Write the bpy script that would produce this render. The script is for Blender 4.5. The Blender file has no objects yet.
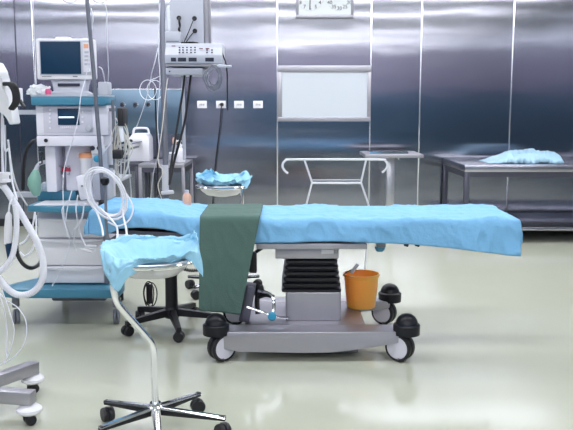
import bpy, bmesh, math, random
from math import pi, sin, cos, tan, radians as R
from mathutils import Vector, Matrix, noise as N
random.seed(7)
S = bpy.context.scene
C = S.collection
# ---------------------------------------------------------------- camera, world, lights, exposure
F = 780.0; TH = math.atan(110/F); H = 1.4
cd = bpy.data.cameras.new('camera'); cam = bpy.data.objects.new('camera', cd); C.objects.link(cam)
cam.location = (0, 0, H); cam.rotation_euler = (pi/2-TH, 0, 0)
cd.sensor_width = 36; cd.lens = 36*F/573; cd.clip_start = .05
S.camera = cam
w = bpy.data.worlds.new('world'); S.world = w; w.use_nodes = True
w.node_tree.nodes['Background'].inputs[0].default_value = (.75, .85, 1, 1)
w.node_tree.nodes['Background'].inputs[1].default_value = .3
S.view_settings.view_transform = 'Standard'; S.view_settings.look = 'None'
S.view_settings.exposure = 0.82; S.view_settings.gamma = 1
S.view_settings.use_curve_mapping = False
LAMP = 5.3                    # strength of the ceiling panels
X0, X1, Y0, YW, ZC = -3.9, 4.6, -3.6, 9.0, 3.05
LAMPROWS = [(7.3, .75), (5.75, .4), (3.6, .5), (.2, .65), (-2.75, 1.15)]  # second row added to brighten the far floor, last to light front faces

def at(px, py, Y):           # the point at distance Y seen at a pixel
    rx = (px-286.5)/F; u = (215-py)/F
    d = Vector((rx, cos(TH)+u*sin(TH), -sin(TH)+u*cos(TH)))
    return Vector((0, 0, H)) + d*(Y/d.y)

# ---------------------------------------------------------------- materials
def mat(name, col, rough=.5, metal=0., emis=0., trans=0., alpha=1., coat=0., var=0., vs=20., bump=0., bs=60., aniso=0., tang=None, ior=1.45, sss=0, stretch=(1,1,1), spec=None, dist=.01):
    m = bpy.data.materials.new(name); m.use_nodes = True
    nt = m.node_tree; b = nt.nodes['Principled BSDF']
    c = (*col, 1)
    b.inputs['Base Color'].default_value = c; b.inputs['Roughness'].default_value = rough
    b.inputs['Metallic'].default_value = metal; b.inputs['IOR'].default_value = ior
    b.inputs['Transmission Weight'].default_value = trans; b.inputs['Alpha'].default_value = alpha
    b.inputs['Coat Weight'].default_value = coat; b.inputs['Coat Roughness'].default_value = .1
    if spec is not None: b.inputs['Specular IOR Level'].default_value = spec
    if emis: b.inputs['Emission Color'].default_value = c; b.inputs['Emission Strength'].default_value = emis
    tc = nt.nodes.new('ShaderNodeTexCoord'); mp = nt.nodes.new('ShaderNodeMapping')
    nt.links.new(tc.outputs['Object'], mp.inputs[0]); mp.inputs['Scale'].default_value = stretch
    if var:
        n = nt.nodes.new('ShaderNodeTexNoise'); n.inputs['Scale'].default_value = vs; n.inputs['Detail'].default_value = 4
        nt.links.new(mp.outputs[0], n.inputs[0])
        mx = nt.nodes.new('ShaderNodeMix'); mx.data_type = 'RGBA'
        mx.inputs[6].default_value = (*[x*(1-var) for x in col], 1); mx.inputs[7].default_value = (*[min(1, x*(1+var)) for x in col], 1)
        nt.links.new(n.outputs[0], mx.inputs[0]); nt.links.new(mx.outputs[2], b.inputs['Base Color'])
    if bump:
        n = nt.nodes.new('ShaderNodeTexNoise'); n.inputs['Scale'].default_value = bs; n.inputs['Detail'].default_value = 3
        nt.links.new(mp.outputs[0], n.inputs[0])
        bp = nt.nodes.new('ShaderNodeBump'); bp.inputs['Strength'].default_value = bump; bp.inputs['Distance'].default_value = dist
        nt.links.new(n.outputs[0], bp.inputs['Height']); nt.links.new(bp.outputs[0], b.inputs['Normal'])
    if aniso:
        b.inputs['Anisotropic'].default_value = aniso
        v = nt.nodes.new('ShaderNodeCombineXYZ')
        for i in range(3): v.inputs[i].default_value = (tang or (1,0,0))[i]
        nt.links.new(v.outputs[0], b.inputs['Tangent'])
    return m

def wall_steel(name, col=(.44,.445,.51), horizontal=(1,0,0)):
    """vertically brushed sheet steel, gently buckled, each sheet a little different"""
    m = mat(name, col, rough=.155, metal=1, aniso=1.0, tang=horizontal)
    nt = m.node_tree; b = nt.nodes['Principled BSDF']; L = nt.links
    at_ = nt.nodes.new('ShaderNodeAttribute'); at_.attribute_name = 'sheet'
    tc = nt.nodes.new('ShaderNodeTexCoord')
    mp = nt.nodes.new('ShaderNodeMapping'); mp.inputs['Scale'].default_value = (.55, .55, 1.7)
    L.new(tc.outputs['Object'], mp.inputs[0])
    n = nt.nodes.new('ShaderNodeTexNoise'); n.noise_dimensions = '4D'; n.inputs['Scale'].default_value = 1.0; n.inputs['Detail'].default_value = 2.2
    L.new(mp.outputs[0], n.inputs['Vector']); L.new(at_.outputs['Fac'], n.inputs['W'])
    bp = nt.nodes.new('ShaderNodeBump'); bp.inputs['Strength'].default_value = 1; bp.inputs['Distance'].default_value = .0045
    L.new(n.outputs[0], bp.inputs['Height'])
    mp2 = nt.nodes.new('ShaderNodeMapping'); mp2.inputs['Scale'].default_value = (260, 260, 1.5)
    L.new(tc.outputs['Object'], mp2.inputs[0])
    n2 = nt.nodes.new('ShaderNodeTexNoise'); n2.inputs['Scale'].default_value = 1; L.new(mp2.outputs[0], n2.inputs['Vector'])
    bp2 = nt.nodes.new('ShaderNodeBump'); bp2.inputs['Strength'].default_value = .25; bp2.inputs['Distance'].default_value = .0005
    L.new(n2.outputs[0], bp2.inputs['Height']); L.new(bp.outputs[0], bp2.inputs['Normal'])
    L.new(bp2.outputs[0], b.inputs['Normal'])
    return m

M = {}
M['wall'] = wall_steel('brushed_wall_steel')
M['sidewall'] = wall_steel('brushed_side_steel', (.36,.38,.43), (0,1,0))
M['rear'] = mat('rear_wall_paint', (.23,.215,.28), .6, var=.08, vs=2)
M['unseen_block'] = mat('dark_blue_unseen_block', (.06,.12,.19), .4, var=.1, vs=3)
M['ceil'] = mat('ceiling_paint', (.45,.47,.49), .7, var=.03)
M['floor'] = mat('epoxy_floor', (.485,.50,.415), .11, coat=.0, var=.035, vs=1.3, bump=.05, bs=2.2, spec=.5, dist=.02)
M['shade_baseboard'] = mat('dark_shade_baseboard', (.02,.022,.028), .5, var=.1)
M['seam'] = mat('bright_seam_strip', (.78,.79,.84), .22, metal=1, bump=.1)
M['seamdark'] = mat('dark_seam', (.10,.10,.14), .4, metal=.8)
M['lamp'] = mat('lamp_diffuser', (.96,.97,1.0), emis=LAMP)
M['white'] = mat('white_enamel', (.80,.80,.86), .35, var=.02)
M['lav'] = mat('pale_lavender_plastic', (.76,.75,.85), .42, var=.02, bump=.05, bs=150)
M['lav2'] = mat('grey_lavender_plastic', (.60,.59,.70), .45, var=.03)
M['teal'] = mat('teal_blue_plastic', (.055,.22,.34), .35, var=.05, vs=8)
M['tealgloss'] = mat('blue_grip', (.03,.30,.50), .3, var=.03)
M['navy'] = mat('dark_navy_screen', (.006,.035,.085), .40, spec=.3)
M['black'] = mat('black_rubber', (.012,.012,.016), .42, var=.2, bump=.06)
M['blackgloss'] = mat('glossy_black_plastic', (.010,.011,.016), .30, spec=.3)
M['bellows'] = mat('bellows_rubber', (.010,.011,.016), .33, var=.1)
M['steel'] = mat('brushed_stainless', (.62,.62,.66), .30, metal=1, bump=.05, bs=40, stretch=(1,1,20))
M['satin'] = mat('satin_stainless', (.43,.42,.47), .42, metal=.85, bump=.05, bs=30, stretch=(3,3,3))
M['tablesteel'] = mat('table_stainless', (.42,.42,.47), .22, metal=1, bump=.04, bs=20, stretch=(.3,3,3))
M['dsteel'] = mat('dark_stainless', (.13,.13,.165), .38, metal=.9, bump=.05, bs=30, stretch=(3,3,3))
M['chrome'] = mat('chrome', (.86,.87,.90), .10, metal=1)
M['grey'] = mat('grey_paint', (.20,.215,.26), .4, metal=.2, var=.05)
M['lgrey'] = mat('light_grey_paint', (.50,.52,.60), .45, var=.03)
M['disc'] = mat('pale_wheel_disc', (.66,.65,.74), .35, var=.03)
M['drape'] = mat('sky_blue_drape', (.185,.44,.72), .62, bump=.30, bs=45, var=.07, vs=7, sss=0, dist=.012)
M['wrap'] = mat('whitish_blue_wrap', (.34,.54,.68), .35, bump=.5, bs=30, var=.12, vs=10, dist=.015)
M['drapepale'] = mat('pale_blue_wrap', (.31,.60,.79), .5, bump=.2, bs=30, var=.06, vs=12, dist=.012)
M['green'] = mat('dark_green_cloth', (.075,.138,.122), .85, bump=.25, bs=160, var=.10, vs=14)
M['orange'] = mat('orange_plastic', (1.0,.40,.09), .30)
_b = M['orange'].node_tree.nodes['Principled BSDF']; _b.inputs['Subsurface Weight'].default_value = .8; _b.inputs['Subsurface Radius'].default_value = (1,.4,.1); _b.inputs['Subsurface Scale'].default_value = .06
M['orangecap'] = mat('orange_cap', (.95,.42,.22), .4, var=.03)
M['tube'] = mat('white_tubing', (.78,.79,.88), .3, var=.03)
M['tubeg'] = mat('clear_grey_tubing', (.55,.58,.66), .25, var=.05)
M['cream'] = mat('cream_cable', (.62,.60,.56), .45, var=.08)
M['gbag'] = mat('mint_green_rubber', (.24,.46,.39), .4, var=.06, trans=.1)
M['pink'] = mat('pink_plastic', (.80,.12,.30), .4, var=.05)
M['red'] = mat('red_label', (.60,.06,.12), .5, var=.04)
M['lightbox'] = mat('lit_opal_panel', (.50,.54,.60), rough=.3, emis=.12)
M['dialface'] = mat('clock_face', (.92,.96,.99), .35, emis=.0)
M['ink'] = mat('ink', (.02,.025,.05), .5)
M['clear'] = mat('clear_plastic_bag', (.70,.74,.82), .2, trans=.55, alpha=.9, bump=.5, bs=40, dist=.02)
M['film'] = mat('crumpled_clear_wrap', (.82,.86,.92), .25, trans=.15, bump=.6, bs=60, dist=.02)
M['navyred'] = mat('dark_red_readout', (.16,.02,.03), .3)
M['pole'] = mat('dark_grey_pole', (.19,.20,.25), .4, metal=.5)
M['peach'] = mat('peach_liquid_bottle', (.80,.45,.32), .35, var=.04)
M['teal_wall'] = mat('blue_grey_service_panel', (.17,.25,.34), .28, metal=.9, bump=.04, bs=20, stretch=(8,1,1))
M['screen_line'] = mat('lit_text_line', (.7,.75,.8), emis=.7)
M['orangekey'] = mat('pale_orange_key', (.85,.45,.28), .5)
M['rail'] = mat('grey_machine_underframe', (.20,.22,.27), .4, metal=.6, var=.05)

# ---------------------------------------------------------------- mesh helpers
def bx(bm, x0, x1, y0, y1, z0, z1, r=0.0, seg=2):
    vs = [bm.verts.new((x, y, z)) for x in (x0, x1) for y in (y0, y1) for z in (z0, z1)]
    q = [(0,1,3,2),(4,6,7,5),(0,4,5,1),(2,3,7,6),(0,2,6,4),(1,5,7,3)]
    fs = [bm.faces.new([vs[i] for i in f]) for f in q]
    if r: 
        es = list({e for f in fs for e in f.edges})
        bmesh.ops.bevel(bm, geom=es, offset=r, segments=seg, profile=.5, affect='EDGES')
    return bm
def box(*a, **k): return bx(bmesh.new(), *a, **k)
def obox(bm, c, ax, ay, az, r=0):          # oriented box: centre and three half-axis vectors
    c, ax, ay, az = map(Vector, (c, ax, ay, az))
    vs = [bm.verts.new(c+ax*i+ay*j+az*k) for i in (-1,1) for j in (-1,1) for k in (-1,1)]
    q = [(0,1,3,2),(4,6,7,5),(0,4,5,1),(2,3,7,6),(0,2,6,4),(1,5,7,3)]
    fs = [bm.faces.new([vs[i] for i in f]) for f in q]
    if r: bmesh.ops.bevel(bm, geom=list({e for f in fs for e in f.edges}), offset=r, segments=2, profile=.5, affect='EDGES')
    return bm
def smooth_path(pts, n=6, closed=False):
    P = [Vector(p) for p in pts]; out = []; m = len(P)
    rng = range(m) if closed else range(m-1)
    for i in rng:
        if closed: a, b, c, d = P[i-1], P[i], P[(i+1) % m], P[(i+2) % m]
        else: a, b, c, d = P[max(i-1,0)], P[i], P[i+1], P[min(i+2, m-1)]
        for k in range(n):
            t = k/n
            out.append(.5*((2*b)+(c-a)*t+(2*a-5*b+4*c-d)*t*t+(3*b-a-3*c+d)*t**3))
    if not closed: out.append(P[-1])
    return out
def tb(bm, pts, r, seg=8, closed=False, smooth=0, ridge=0):
    if smooth: pts = smooth_path(pts, smooth, closed)
    P = [Vector(p) for p in pts]; m = len(P); rings = []
    up = None
    for i, p in enumerate(P):
        if closed: t = P[(i+1) % m]-P[i-1]
        else: t = P[min(i+1, m-1)]-P[max(i-1, 0)]
        t = t.normalized() if t.length > 1e-9 else Vector((0,0,1))
        if up is None: up = t.orthogonal().normalized()
        else:
            up = up-t*up.dot(t)
            up = up.normalized() if up.length > 1e-6 else t.orthogonal().normalized()
        s = t.cross(up)
        rr = r[i] if isinstance(r, (list, tuple)) else r
        if ridge and i % 2: rr *= 1-ridge
        rings.append([bm.verts.new(p+(up*cos(2*pi*k/seg)+s*sin(2*pi*k/seg))*rr) for k in range(seg)])
    n = m if closed else m-1
    for i in range(n):
        a, b = rings[i], rings[(i+1) % m]
        for k in range(seg): bm.faces.new((a[k], a[(k+1) % seg], b[(k+1) % seg], b[k]))
    if not closed: bm.faces.new(rings[0][::-1]); bm.faces.new(rings[-1])
    return bm
def tube(*a, **k): return tb(bmesh.new(), *a, **k)
def lathe(bm, prof, seg=28, c=(0,0,0), mtx=None, cap=True):    # prof: (radius, z) list
    c = Vector(c); mtx = mtx or Matrix.Identity(3); rings = []
    for r, z in prof:
        if r < 1e-6: rings.append([bm.verts.new(c+mtx@Vector((0,0,z)))])
        else: rings.append([bm.verts.new(c+mtx@Vector((r*cos(2*pi*k/seg), r*sin(2*pi*k/seg), z))) for k in range(seg)])
    for a, b in zip(rings, rings[1:]):
        for k in range(seg):
            k2 = (k+1) % seg
            if len(a) == 1 and len(b) == 1: continue
            if len(a) == 1: bm.faces.new((a[0], b[k], b[k2]))
            elif len(b) == 1: bm.faces.new((a[k], b[0], a[k2]))
            else: bm.faces.new((a[k], b[k], b[k2], a[k2]))
    if cap:
        for rg, fl in ((rings[0], 0), (rings[-1], 1)):
            if len(rg) > 1: bm.faces.new(rg[::-1] if fl else rg)
    return bm
TOY = Matrix.Rotation(pi/2, 3, 'X')      # lathe axis z -> -y (towards the camera)
TOX = Matrix.Rotation(pi/2, 3, 'Y')
def prism(bm, pts, y0, y1, r=0):          # polygon in x,z extruded in y
    a = [bm.verts.new((x, y0, z)) for x, z in pts]; b = [bm.verts.new((x, y1, z)) for x, z in pts]
    n = len(pts); fs = [bm.faces.new(a), bm.faces.new(b[::-1])]
    for i in range(n): fs.append(bm.faces.new((a[i], b[i], b[(i+1) % n], a[(i+1) % n])))
    if r: bmesh.ops.bevel(bm, geom=list({e for f in fs for e in f.edges}), offset=r, segments=2, profile=.5, affect='EDGES')
    return bm
def loft(bm, secs, cx, cy, rr=.02, n=4):  # rounded-rectangle sections (z, hx, hy)
    rings = []
    for z, hx, hy in secs:
        ring = []
        for qx, qy, a0 in ((1,1,0),(-1,1,90),(-1,-1,180),(1,-1,270)):
            for k in range(n+1):
                a = R(a0+90*k/n); ring.append(bm.verts.new((cx+qx*(hx-rr)+rr*cos(a), cy+qy*(hy-rr)+rr*sin(a), z)))
        rings.append(ring)
    m = len(rings[0])
    for a, b in zip(rings, rings[1:]):
        for k in range(m): bm.faces.new((a[k], a[(k+1) % m], b[(k+1) % m], b[k]))
    bm.faces.new(rings[0][::-1]); bm.faces.new(rings[-1]); return bm
def grid(bm, fn, nu, nv, closed_u=False):
    V = [[bm.verts.new(fn(i/nu, j/nv)) for j in range(nv+1)] for i in range(nu if closed_u else nu+1)]
    for i in range(nu):
        a, b = V[i], V[(i+1) % len(V)]
        for j in range(nv): bm.faces.new((a[j], b[j], b[j+1], a[j+1]))
    return bm
def text_bm(bm, s, size, c, yawx=(1,0,0), up=(0,0,1)):
    cu = bpy.data.curves.new('t', 'FONT'); cu.body = s; cu.size = size; cu.extrude = size*.03; cu.align_x = 'CENTER'; cu.align_y = 'CENTER'; cu.resolution_u = 2
    o = bpy.data.objects.new('t', cu); me = o.to_mesh()
    X = Vector(yawx); U = Vector(up); Z = X.cross(U); c = Vector(c)
    vs = [bm.verts.new(c+X*v.co.x+U*v.co.y+Z*v.co.z) for v in me.vertices]
    for p in me.polygons:
        try: bm.faces.new([vs[i] for i in p.vertices])
        except ValueError: pass
    o.to_mesh_clear(); bpy.data.objects.remove(o); bpy.data.curves.remove(cu)
    return bm
def obj(name, bm, m, parent=None, sharp=35, solid=0, sub=0):
    bmesh.ops.recalc_face_normals(bm, faces=bm.faces[:])
    off = Vector((0,0,0))
    if parent is not None:
        p = parent
        while p.parent: p = p.parent
        if p.get('_w'): off = Vector(p.location)
        elif p.type == 'MESH': off = Vector(p.location)
    else:
        lo = Vector((1e9,)*3); hi = Vector((-1e9,)*3)
        for v in bm.verts:
            for i in range(3): lo[i] = min(lo[i], v.co[i]); hi[i] = max(hi[i], v.co[i])
        off = Vector(((lo.x+hi.x)/2, (lo.y+hi.y)/2, lo.z))
    bmesh.ops.translate(bm, verts=bm.verts[:], vec=-off)
    for f in bm.faces: f.smooth = True
    me = bpy.data.meshes.new(name); bm.to_mesh(me); bm.free()
    me.set_sharp_from_angle(angle=R(sharp)); me.materials.append(m)
    o = bpy.data.objects.new(name, me); C.objects.link(o)
    if parent is None: o.location = off
    else: o.parent = parent
    if solid:
        s = o.modifiers.new('thickness', 'SOLIDIFY'); s.thickness = solid; s.offset = 0
    if sub:
        s = o.modifiers.new('soft', 'SUBSURF'); s.levels = sub; s.render_levels = sub
    return o
def tag(o, label, cat, group=None):
    o['label'] = label; o['category'] = cat
    if group: o['group'] = group
    return o
def thing(name, label, cat, loc, group=None, world=True):
    """world=True: its parts are given in world coordinates; otherwise around its base"""
    o = bpy.data.objects.new(name, None); C.objects.link(o); o.location = loc; o.empty_display_size = .1
    tag(o, label, cat, group)
    if world: o['_w'] = 1
    return o
def struct(name, bm, m, parent=None):
    o = obj(name, bm, m, parent)
    if parent is None: o['kind'] = 'structure'
    return o
def dup(root, loc, rz, label, group=None):
    r = root.copy(); C.objects.link(r); r.location = loc; r.rotation_euler = (0,0,rz); r['label'] = label
    if group: r['group'] = group
    for ch in list(root.children):
        c = ch.copy(); C.objects.link(c); c.parent = r
        for g in list(ch.children):
            d = g.copy(); C.objects.link(d); d.parent = c
    return r
def lab(o, l): o['label'] = l; return o

# ---------------------------------------------------------------- the room
struct('floor', box(X0-.1, X1+.1, Y0-.1, YW+.1, -.06, 0), M['floor'])
struct('ceiling', box(X0-.1, X1+.1, Y0-.1, YW+.1, ZC, ZC+.1), M['ceil'])
def wx(px): return at(px, 120, YW).x
# back wall: steel sheets between the seams
seams = [X0, wx(19.5), wx(36.5), wx(186), wx(277.3), wx(370), wx(419.5), wx(510), wx(604), wx(700)]
bm = bmesh.new(); lay = bm.faces.layers.float.new('sheet')
edges = seams+[X1]
for k, (a, b) in enumerate(zip(edges, edges[1:])):
    n0 = len(bm.faces); bx(bm, a, b, YW, YW+.1, 0, ZC); bm.faces.ensure_lookup_table()
    for f in bm.faces[n0:]: f[lay] = k*3.7
struct('wall_back', bm, M['wall'])
for nm, x0, x1 in (('wall_left', X0-.1, X0), ('wall_right', X1, X1+.1)):
    struct(nm, box(x0, x1, Y0, YW, 0, ZC), M['sidewall'])
struct('wall_front', box(X0, X1, Y0-.1, Y0, 0, ZC), M['rear'])
struct('trim_1', box(X0+.05, X1-.05, Y0+.002, Y0+.35, 0.02, 1.75, r=.01), M['unseen_block'])  # unseen block, added to give the back wall a dark blue reflection
k = 2
for s, m_, wd in ((wx(19.5),'seamdark',.006),(wx(36.5),'seam',.006),(wx(277.3),'seam',.0085),(wx(370),'seam',.0085),(wx(419.5),'seam',.0085),(wx(510),'seam',.0085),(wx(604),'seam',.0085)):
    struct('trim_%d' % k, box(s-wd, s+wd, YW-.008, YW, .09, ZC, r=.003), M[m_]); k += 1
struct('shade_baseboard_back', box(X0, X1, YW-.012, YW, 0, .09, r=.003), M['shade_baseboard'])  # dark colour stands in for the shade below the work table shelf

for (ly, hw) in LAMPROWS:
    for lx in (-3.1, -1.55, .0, 1.55, 3.1):
        t = thing('ceiling_light', 'recessed white ceiling light panel above the operating room, some rows added for light', 'ceiling light', (lx, ly, ZC-.03), 'ceiling light panels')
        hx = .72
        bm = bmesh.new()
        for a in (-1, 1):
            bx(bm, lx+a*hx-.015, lx+a*hx+.015, ly-hw/2-.03, ly+hw/2+.03, ZC-.03, ZC)
            bx(bm, lx-hx, lx+hx, ly+a*(hw/2+.015)-.015, ly+a*(hw/2+.015)+.015, ZC-.03, ZC)
        obj('frame', bm, M['white'], t)
        obj('diffuser', box(lx-hx+.016, lx+hx-.016, ly-hw/2+.001, ly+hw/2-.001, ZC-.02, ZC-.004), M['lamp'], t)

# ---------------------------------------------------------------- wall fittings
def wp(px, py, d=0.0): return at(px, py, YW-d)
# lit panel
t = thing('light_box', 'square white lit viewing panel in a steel frame on the wall', 'light box', (wx(324), YW, wp(0,121).z))
a, b = wp(277.5, 65.5, .03), wp(370.5, 121.5, .03)
x0, x1, z1, z0 = a.x, b.x, a.z, b.z
bm = bmesh.new(); fw = .05
bx(bm, x0, x1, YW-.045, YW-.001, z1-fw*1.5, z1, r=.004); bx(bm, x0, x1, YW-.045, YW-.001, z0, z0+fw, r=.004)
bx(bm, x0, x0+fw, YW-.044, YW-.001, z0+fw, z1-fw*1.5, r=.004); bx(bm, x1-fw*.8, x1, YW-.044, YW-.001, z0+fw, z1-fw*1.5, r=.004)
obj('frame', bm, M['satin'], t)
obj('panel', box(x0+fw, x1-fw*.8, YW-.03, YW-.002, z0+fw, z1-fw*1.5), M['lightbox'], t)
# clock
a, b = wp(296, 18, .05), wp(353.5, 18, .05); zc0 = a.z
hgt = .50
t = thing('wall_clock', 'rectangular steel wall clock with two round dials on a pale face', 'clock', ((a.x+b.x)/2, YW, zc0))
bm = bmesh.new()
bx(bm, a.x, b.x, YW-.06, YW-.001, zc0, zc0+.035, r=.004); bx(bm, a.x, b.x, YW-.06, YW-.001, zc0+hgt-.035, zc0+hgt, r=.004)
bx(bm, a.x, a.x+.03, YW-.06, YW-.001, zc0+.035, zc0+hgt-.035, r=.004); bx(bm, b.x-.03, b.x, YW-.06, YW-.001, zc0+.035, zc0+hgt-.035, r=.004)
obj('frame', bm, M['satin'], t)
fc = obj('face', box(a.x+.03, b.x-.03, YW-.05, YW-.002, zc0+.035, zc0+hgt-.035), M['dialface'], t)
yc = YW-.0515
for cxp, nums in ((a.x+.158, [str(i) for i in range(1, 13)]), (b.x-.158, [str(5*i) for i in range(1, 13)])):
    czp = zc0+.23; rr = .125; bm = bmesh.new()
    for i, s in enumerate(nums):
        an = pi/2-(i+1)*pi/6; text_bm(bm, s, .056, (cxp+rr*cos(an), yc, czp+rr*sin(an)))
    for i in range(60):
        an = i*pi/30; r0 = .150; dx = Vector((cos(an), 0, sin(an)))
        obox(bm, Vector((cxp, yc, czp))+dx*r0, dx*.003, Vector((0,.0006,0)), dx.cross(Vector((0,1,0)))*.0009)
    obj('dial', bm, M['ink'], t)
    for an, ln, wd in (((-92, .13, .004), (62, .08, .006)) if nums[0] == '1' else ((72, .12, .004), (88, .0601, .004))):
        d = Vector((cos(R(an)), 0, sin(R(an))))
        bm = bmesh.new(); obox(bm, Vector((cxp, yc-.004, czp))+d*ln*.45, d*ln*.55, Vector((0,.001,0)), d.cross(Vector((0,1,0)))*wd)
        obj('hand', bm, M['ink'], t)
# sockets
sock = None
labs = ['white wall socket plate left of the plugged one', 'white wall socket plate with a black plug in it', 'white wall socket plate just right of the plugged one', 'white wall socket plate farthest right, nearest the lit panel']
for i, px in enumerate((202, 221, 239, 258)):
    c = wp(px, 104.5)
    t = thing('wall_socket', labs[i], 'wall socket', (c.x, YW, c.z-.04), 'wall sockets')
    obj('plate', box(c.x-.056, c.x+.056, YW-.014, YW-.001, c.z-.042, c.z+.042, r=.004), M['white'], t)
    bm = bmesh.new()
    for q in (-.02, .0, .022): obox(bm, (c.x+q, YW-.0145, c.z-.002), (.005,0,.004 if q<0 else -.002), (0,.001,0), (.0015,0,.010))
    obj('insert', bm, M['grey'], t)
c = wp(222, 104.5)
bm = bmesh.new(); lathe(bm, [(.022,0),(.022,.03),(.013,.05),(0,.052)], 16, (c.x, YW-.016, c.z), TOY)
pts = [(c.x, YW-.06, c.z), (c.x-.003, YW-.08, c.z-.06), wp(219.5,130,.07), wp(217,150,.06), wp(215,168,.06), wp(213.5,190,.06), wp(212,215,.08), wp(211,236,.1)]
pts[-1].z = .02
tb(bm, pts, .006, smooth=5)
tag(obj('power_cable', bm, M['black']), 'black power cord plugged into the wall socket and hanging down', 'cable')
# gas service panel
a, b = wp(96, 90, .05), wp(184, 134, .05)
t = thing('service_panel', 'blue-grey steel gas service panel on the wall behind the anesthesia machine', 'service panel', ((a.x+b.x)/2, YW, b.z))
obj('housing', box(a.x, b.x, YW-.05, YW-.001, b.z-.0, a.z, r=.004), M['teal_wall'], t)
obj('rail', box(a.x, b.x, YW-.058, YW-.001, a.z+.001, a.z+.012, r=.002), M['seam'], t)
for px in (123.5, 136.5, 149):
    c = wp(px, 104.7)
    o = obj('gas_outlet', lathe(bmesh.new(), [(.034,0),(.034,.008),(.026,.018),(.026,.024)], 20, (c.x, YW-.051, c.z), TOY), M['chrome'], t)
    obj('valve', lathe(bmesh.new(), [(.015,0),(.015,.03),(0,.031)], 14, (c.x, YW-.051, c.z), TOY), M['black'], o)

# ---------------------------------------------------------------- cloth helper
def drape_box(x0, x1, y0, y1, zt, ox0, ox1, oy0, oy1, nu, nv, amp, seed, taper=0, skew=0, fl=.0):
    """a sheet lying on a slab and folding over its edges. zt(x); oy0(x): length of the front fall"""
    def f(u, v):
        U = -ox0+u*(x1-x0+ox0+ox1)
        x = min(max(U, 0), x1-x0)+x0
        du = max(-U, U-(x1-x0), 0); sx = -1 if U < 0 else 1
        fr = oy0(x) if callable(oy0) else oy0
        Vv = -fr+v*(y1-y0+fr+oy1)
        y = min(max(Vv, 0), y1-y0)+y0
        dv = max(-Vv, Vv-(y1-y0), 0); sy = -1 if Vv < 0 else 1
        d = max(du, dv)
        z = zt(x)
        q = Vector((U*3+seed, Vv*3, seed))
        w1 = N.noise(q*1.0)+.6*N.noise(q*2.3+Vector((5,0,0)))
        rid = 1-abs(N.noise(Vector((U*2.2+seed, Vv*9, 3+seed)))*2)
        rid2 = 1-abs(N.noise(Vector((U*11+Vv*6, Vv*5-U*3, 9+seed)))*2)
        hh = amp*(w1*.8+rid**3*.55+rid2**4*.5)
        rc = .014
        if d > 0:
            out = rc*(1-math.exp(-d/rc*1.2))
            zz = z-max(d-.006, 0)-.002
            fold = amp*2.2*N.noise(Vector((U*5+seed, d*1.5, seed*2)))+amp*.8*rid2**3
            fold += fl*d
            if dv >= du:
                return Vector((x+sx*(out if du > 0 else 0)+ (taper*(d)*((x-(x0+x1)/2)/(x1-x0))) + skew*d, y+sy*(out+max(fold, -.004)*min(1, d/.04)+.002), zz))
            return Vector((x+sx*(out+max(fold,-.004)*min(1, d/.04)), y+(sy*out if dv > 0 else 0), zz))
        return Vector((x, y, z+max(hh, -.003)))
    return grid(bmesh.new(), f, nu, nv)

# ---------------------------------------------------------------- operating table
TX0, TX1, TY0, TY1 = -1.09, 1.295, 4.33, 4.88
def head(x): 
    s = min(max((-x-.42)/.45, 0), 1); s = s*s*(3-2*s); return s*.05
t = thing('operating_table', 'stainless operating table on a wheeled base, draped in blue', 'operating table', (.14, 4.58, 0))
bm = bmesh.new()
bx(bm, -.33, TX1-.02, TY0+.01, TY1-.01, .68, .752, r=.012)
obox(bm, (-.70, 4.605, .735), (.36,0,-.022), (0,.265,0), (0,0,.03), r=.01)
obj('mattress', bm, M['rail'], t)
bm = bmesh.new()
bx(bm, -.16, .45, TY0+.03, TY1-.03, .595, .678, r=.008)
bx(bm, -.16, 1.15, TY0+.07, TY1-.07, .655, .678, r=.004)
obj('tabletop_frame', bm, M['rail'], t)
for yy in (TY0-.001, TY1+.001):
    bm = bmesh.new(); bx(bm, -.17, .455, yy-.008 if yy < 4.5 else yy-.006, yy+.006 if yy < 4.5 else yy+.008, .596, .628, r=.003)
    for xx in (-.1, .15, .4): bx(bm, xx-.012, xx+.012, *((TY0-.001, TY0+.032) if yy < 4.5 else (TY1-.032, TY1+.001)), .602, .622)
    obj('side_rail', bm, M['satin'], t)
bm = bmesh.new()      # head section arm
obox(bm, (-.66, 4.60, .67), (.36,0,-.018), (0,.22,0), (0,0,.012), r=.004)
bx(bm, -.34, -.1, 4.45, 4.75, .60, .66, r=.01)
obj('head_section_frame', bm, M['dsteel'], t)
for (a, b, z0, z1, y0, y1, nm) in ((-.82, -.75, .60, .655, 4.40, 4.5, 'clamp'), (-.64, -.57, .62, .655, 4.37, 4.44, 'clamp')):
    obj(nm, box(a, b, y0, y1, z0, z1, r=.006), M['blackgloss'], t)
obj('mount_plate', box(-.065, .30, 4.40, 4.80, .525, .594, r=.006), M['satin'], t)
obj('nameplate', box(.20, .27, 4.396, 4.3995, .555, .58), M['white'], t)
# bellows
bm = bmesh.new(); secs = []
nf = 6; zb, zt_ = .325, .523
for i in range(nf):
    z = zb+(zt_-zb)*i/nf; dz = (zt_-zb)/nf; sh = (nf-1-i)*.0045
    hx = .137+sh; hy = .165+sh
    secs += [(z, hx, hy), (z+.004, hx+.012, hy+.012), (z+dz*.55, hx+.014, hy+.014), (z+dz*.66, hx+.008, hy+.008), (z+dz*.78, hx-.008, hy-.008), (z+dz*.9, hx-.008, hy-.008)]
secs.append((zt_, .125, .15))
loft(bm, secs, .145, 4.60, .02)
obj('bellows', bm, M['bellows'], t)
obj('column_housing', loft(bmesh.new(), [(.165, .160, .19), (.325, .160, .19), (.330, .156, .186)], .155, 4.575, .012), M['satin'], t)
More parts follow.
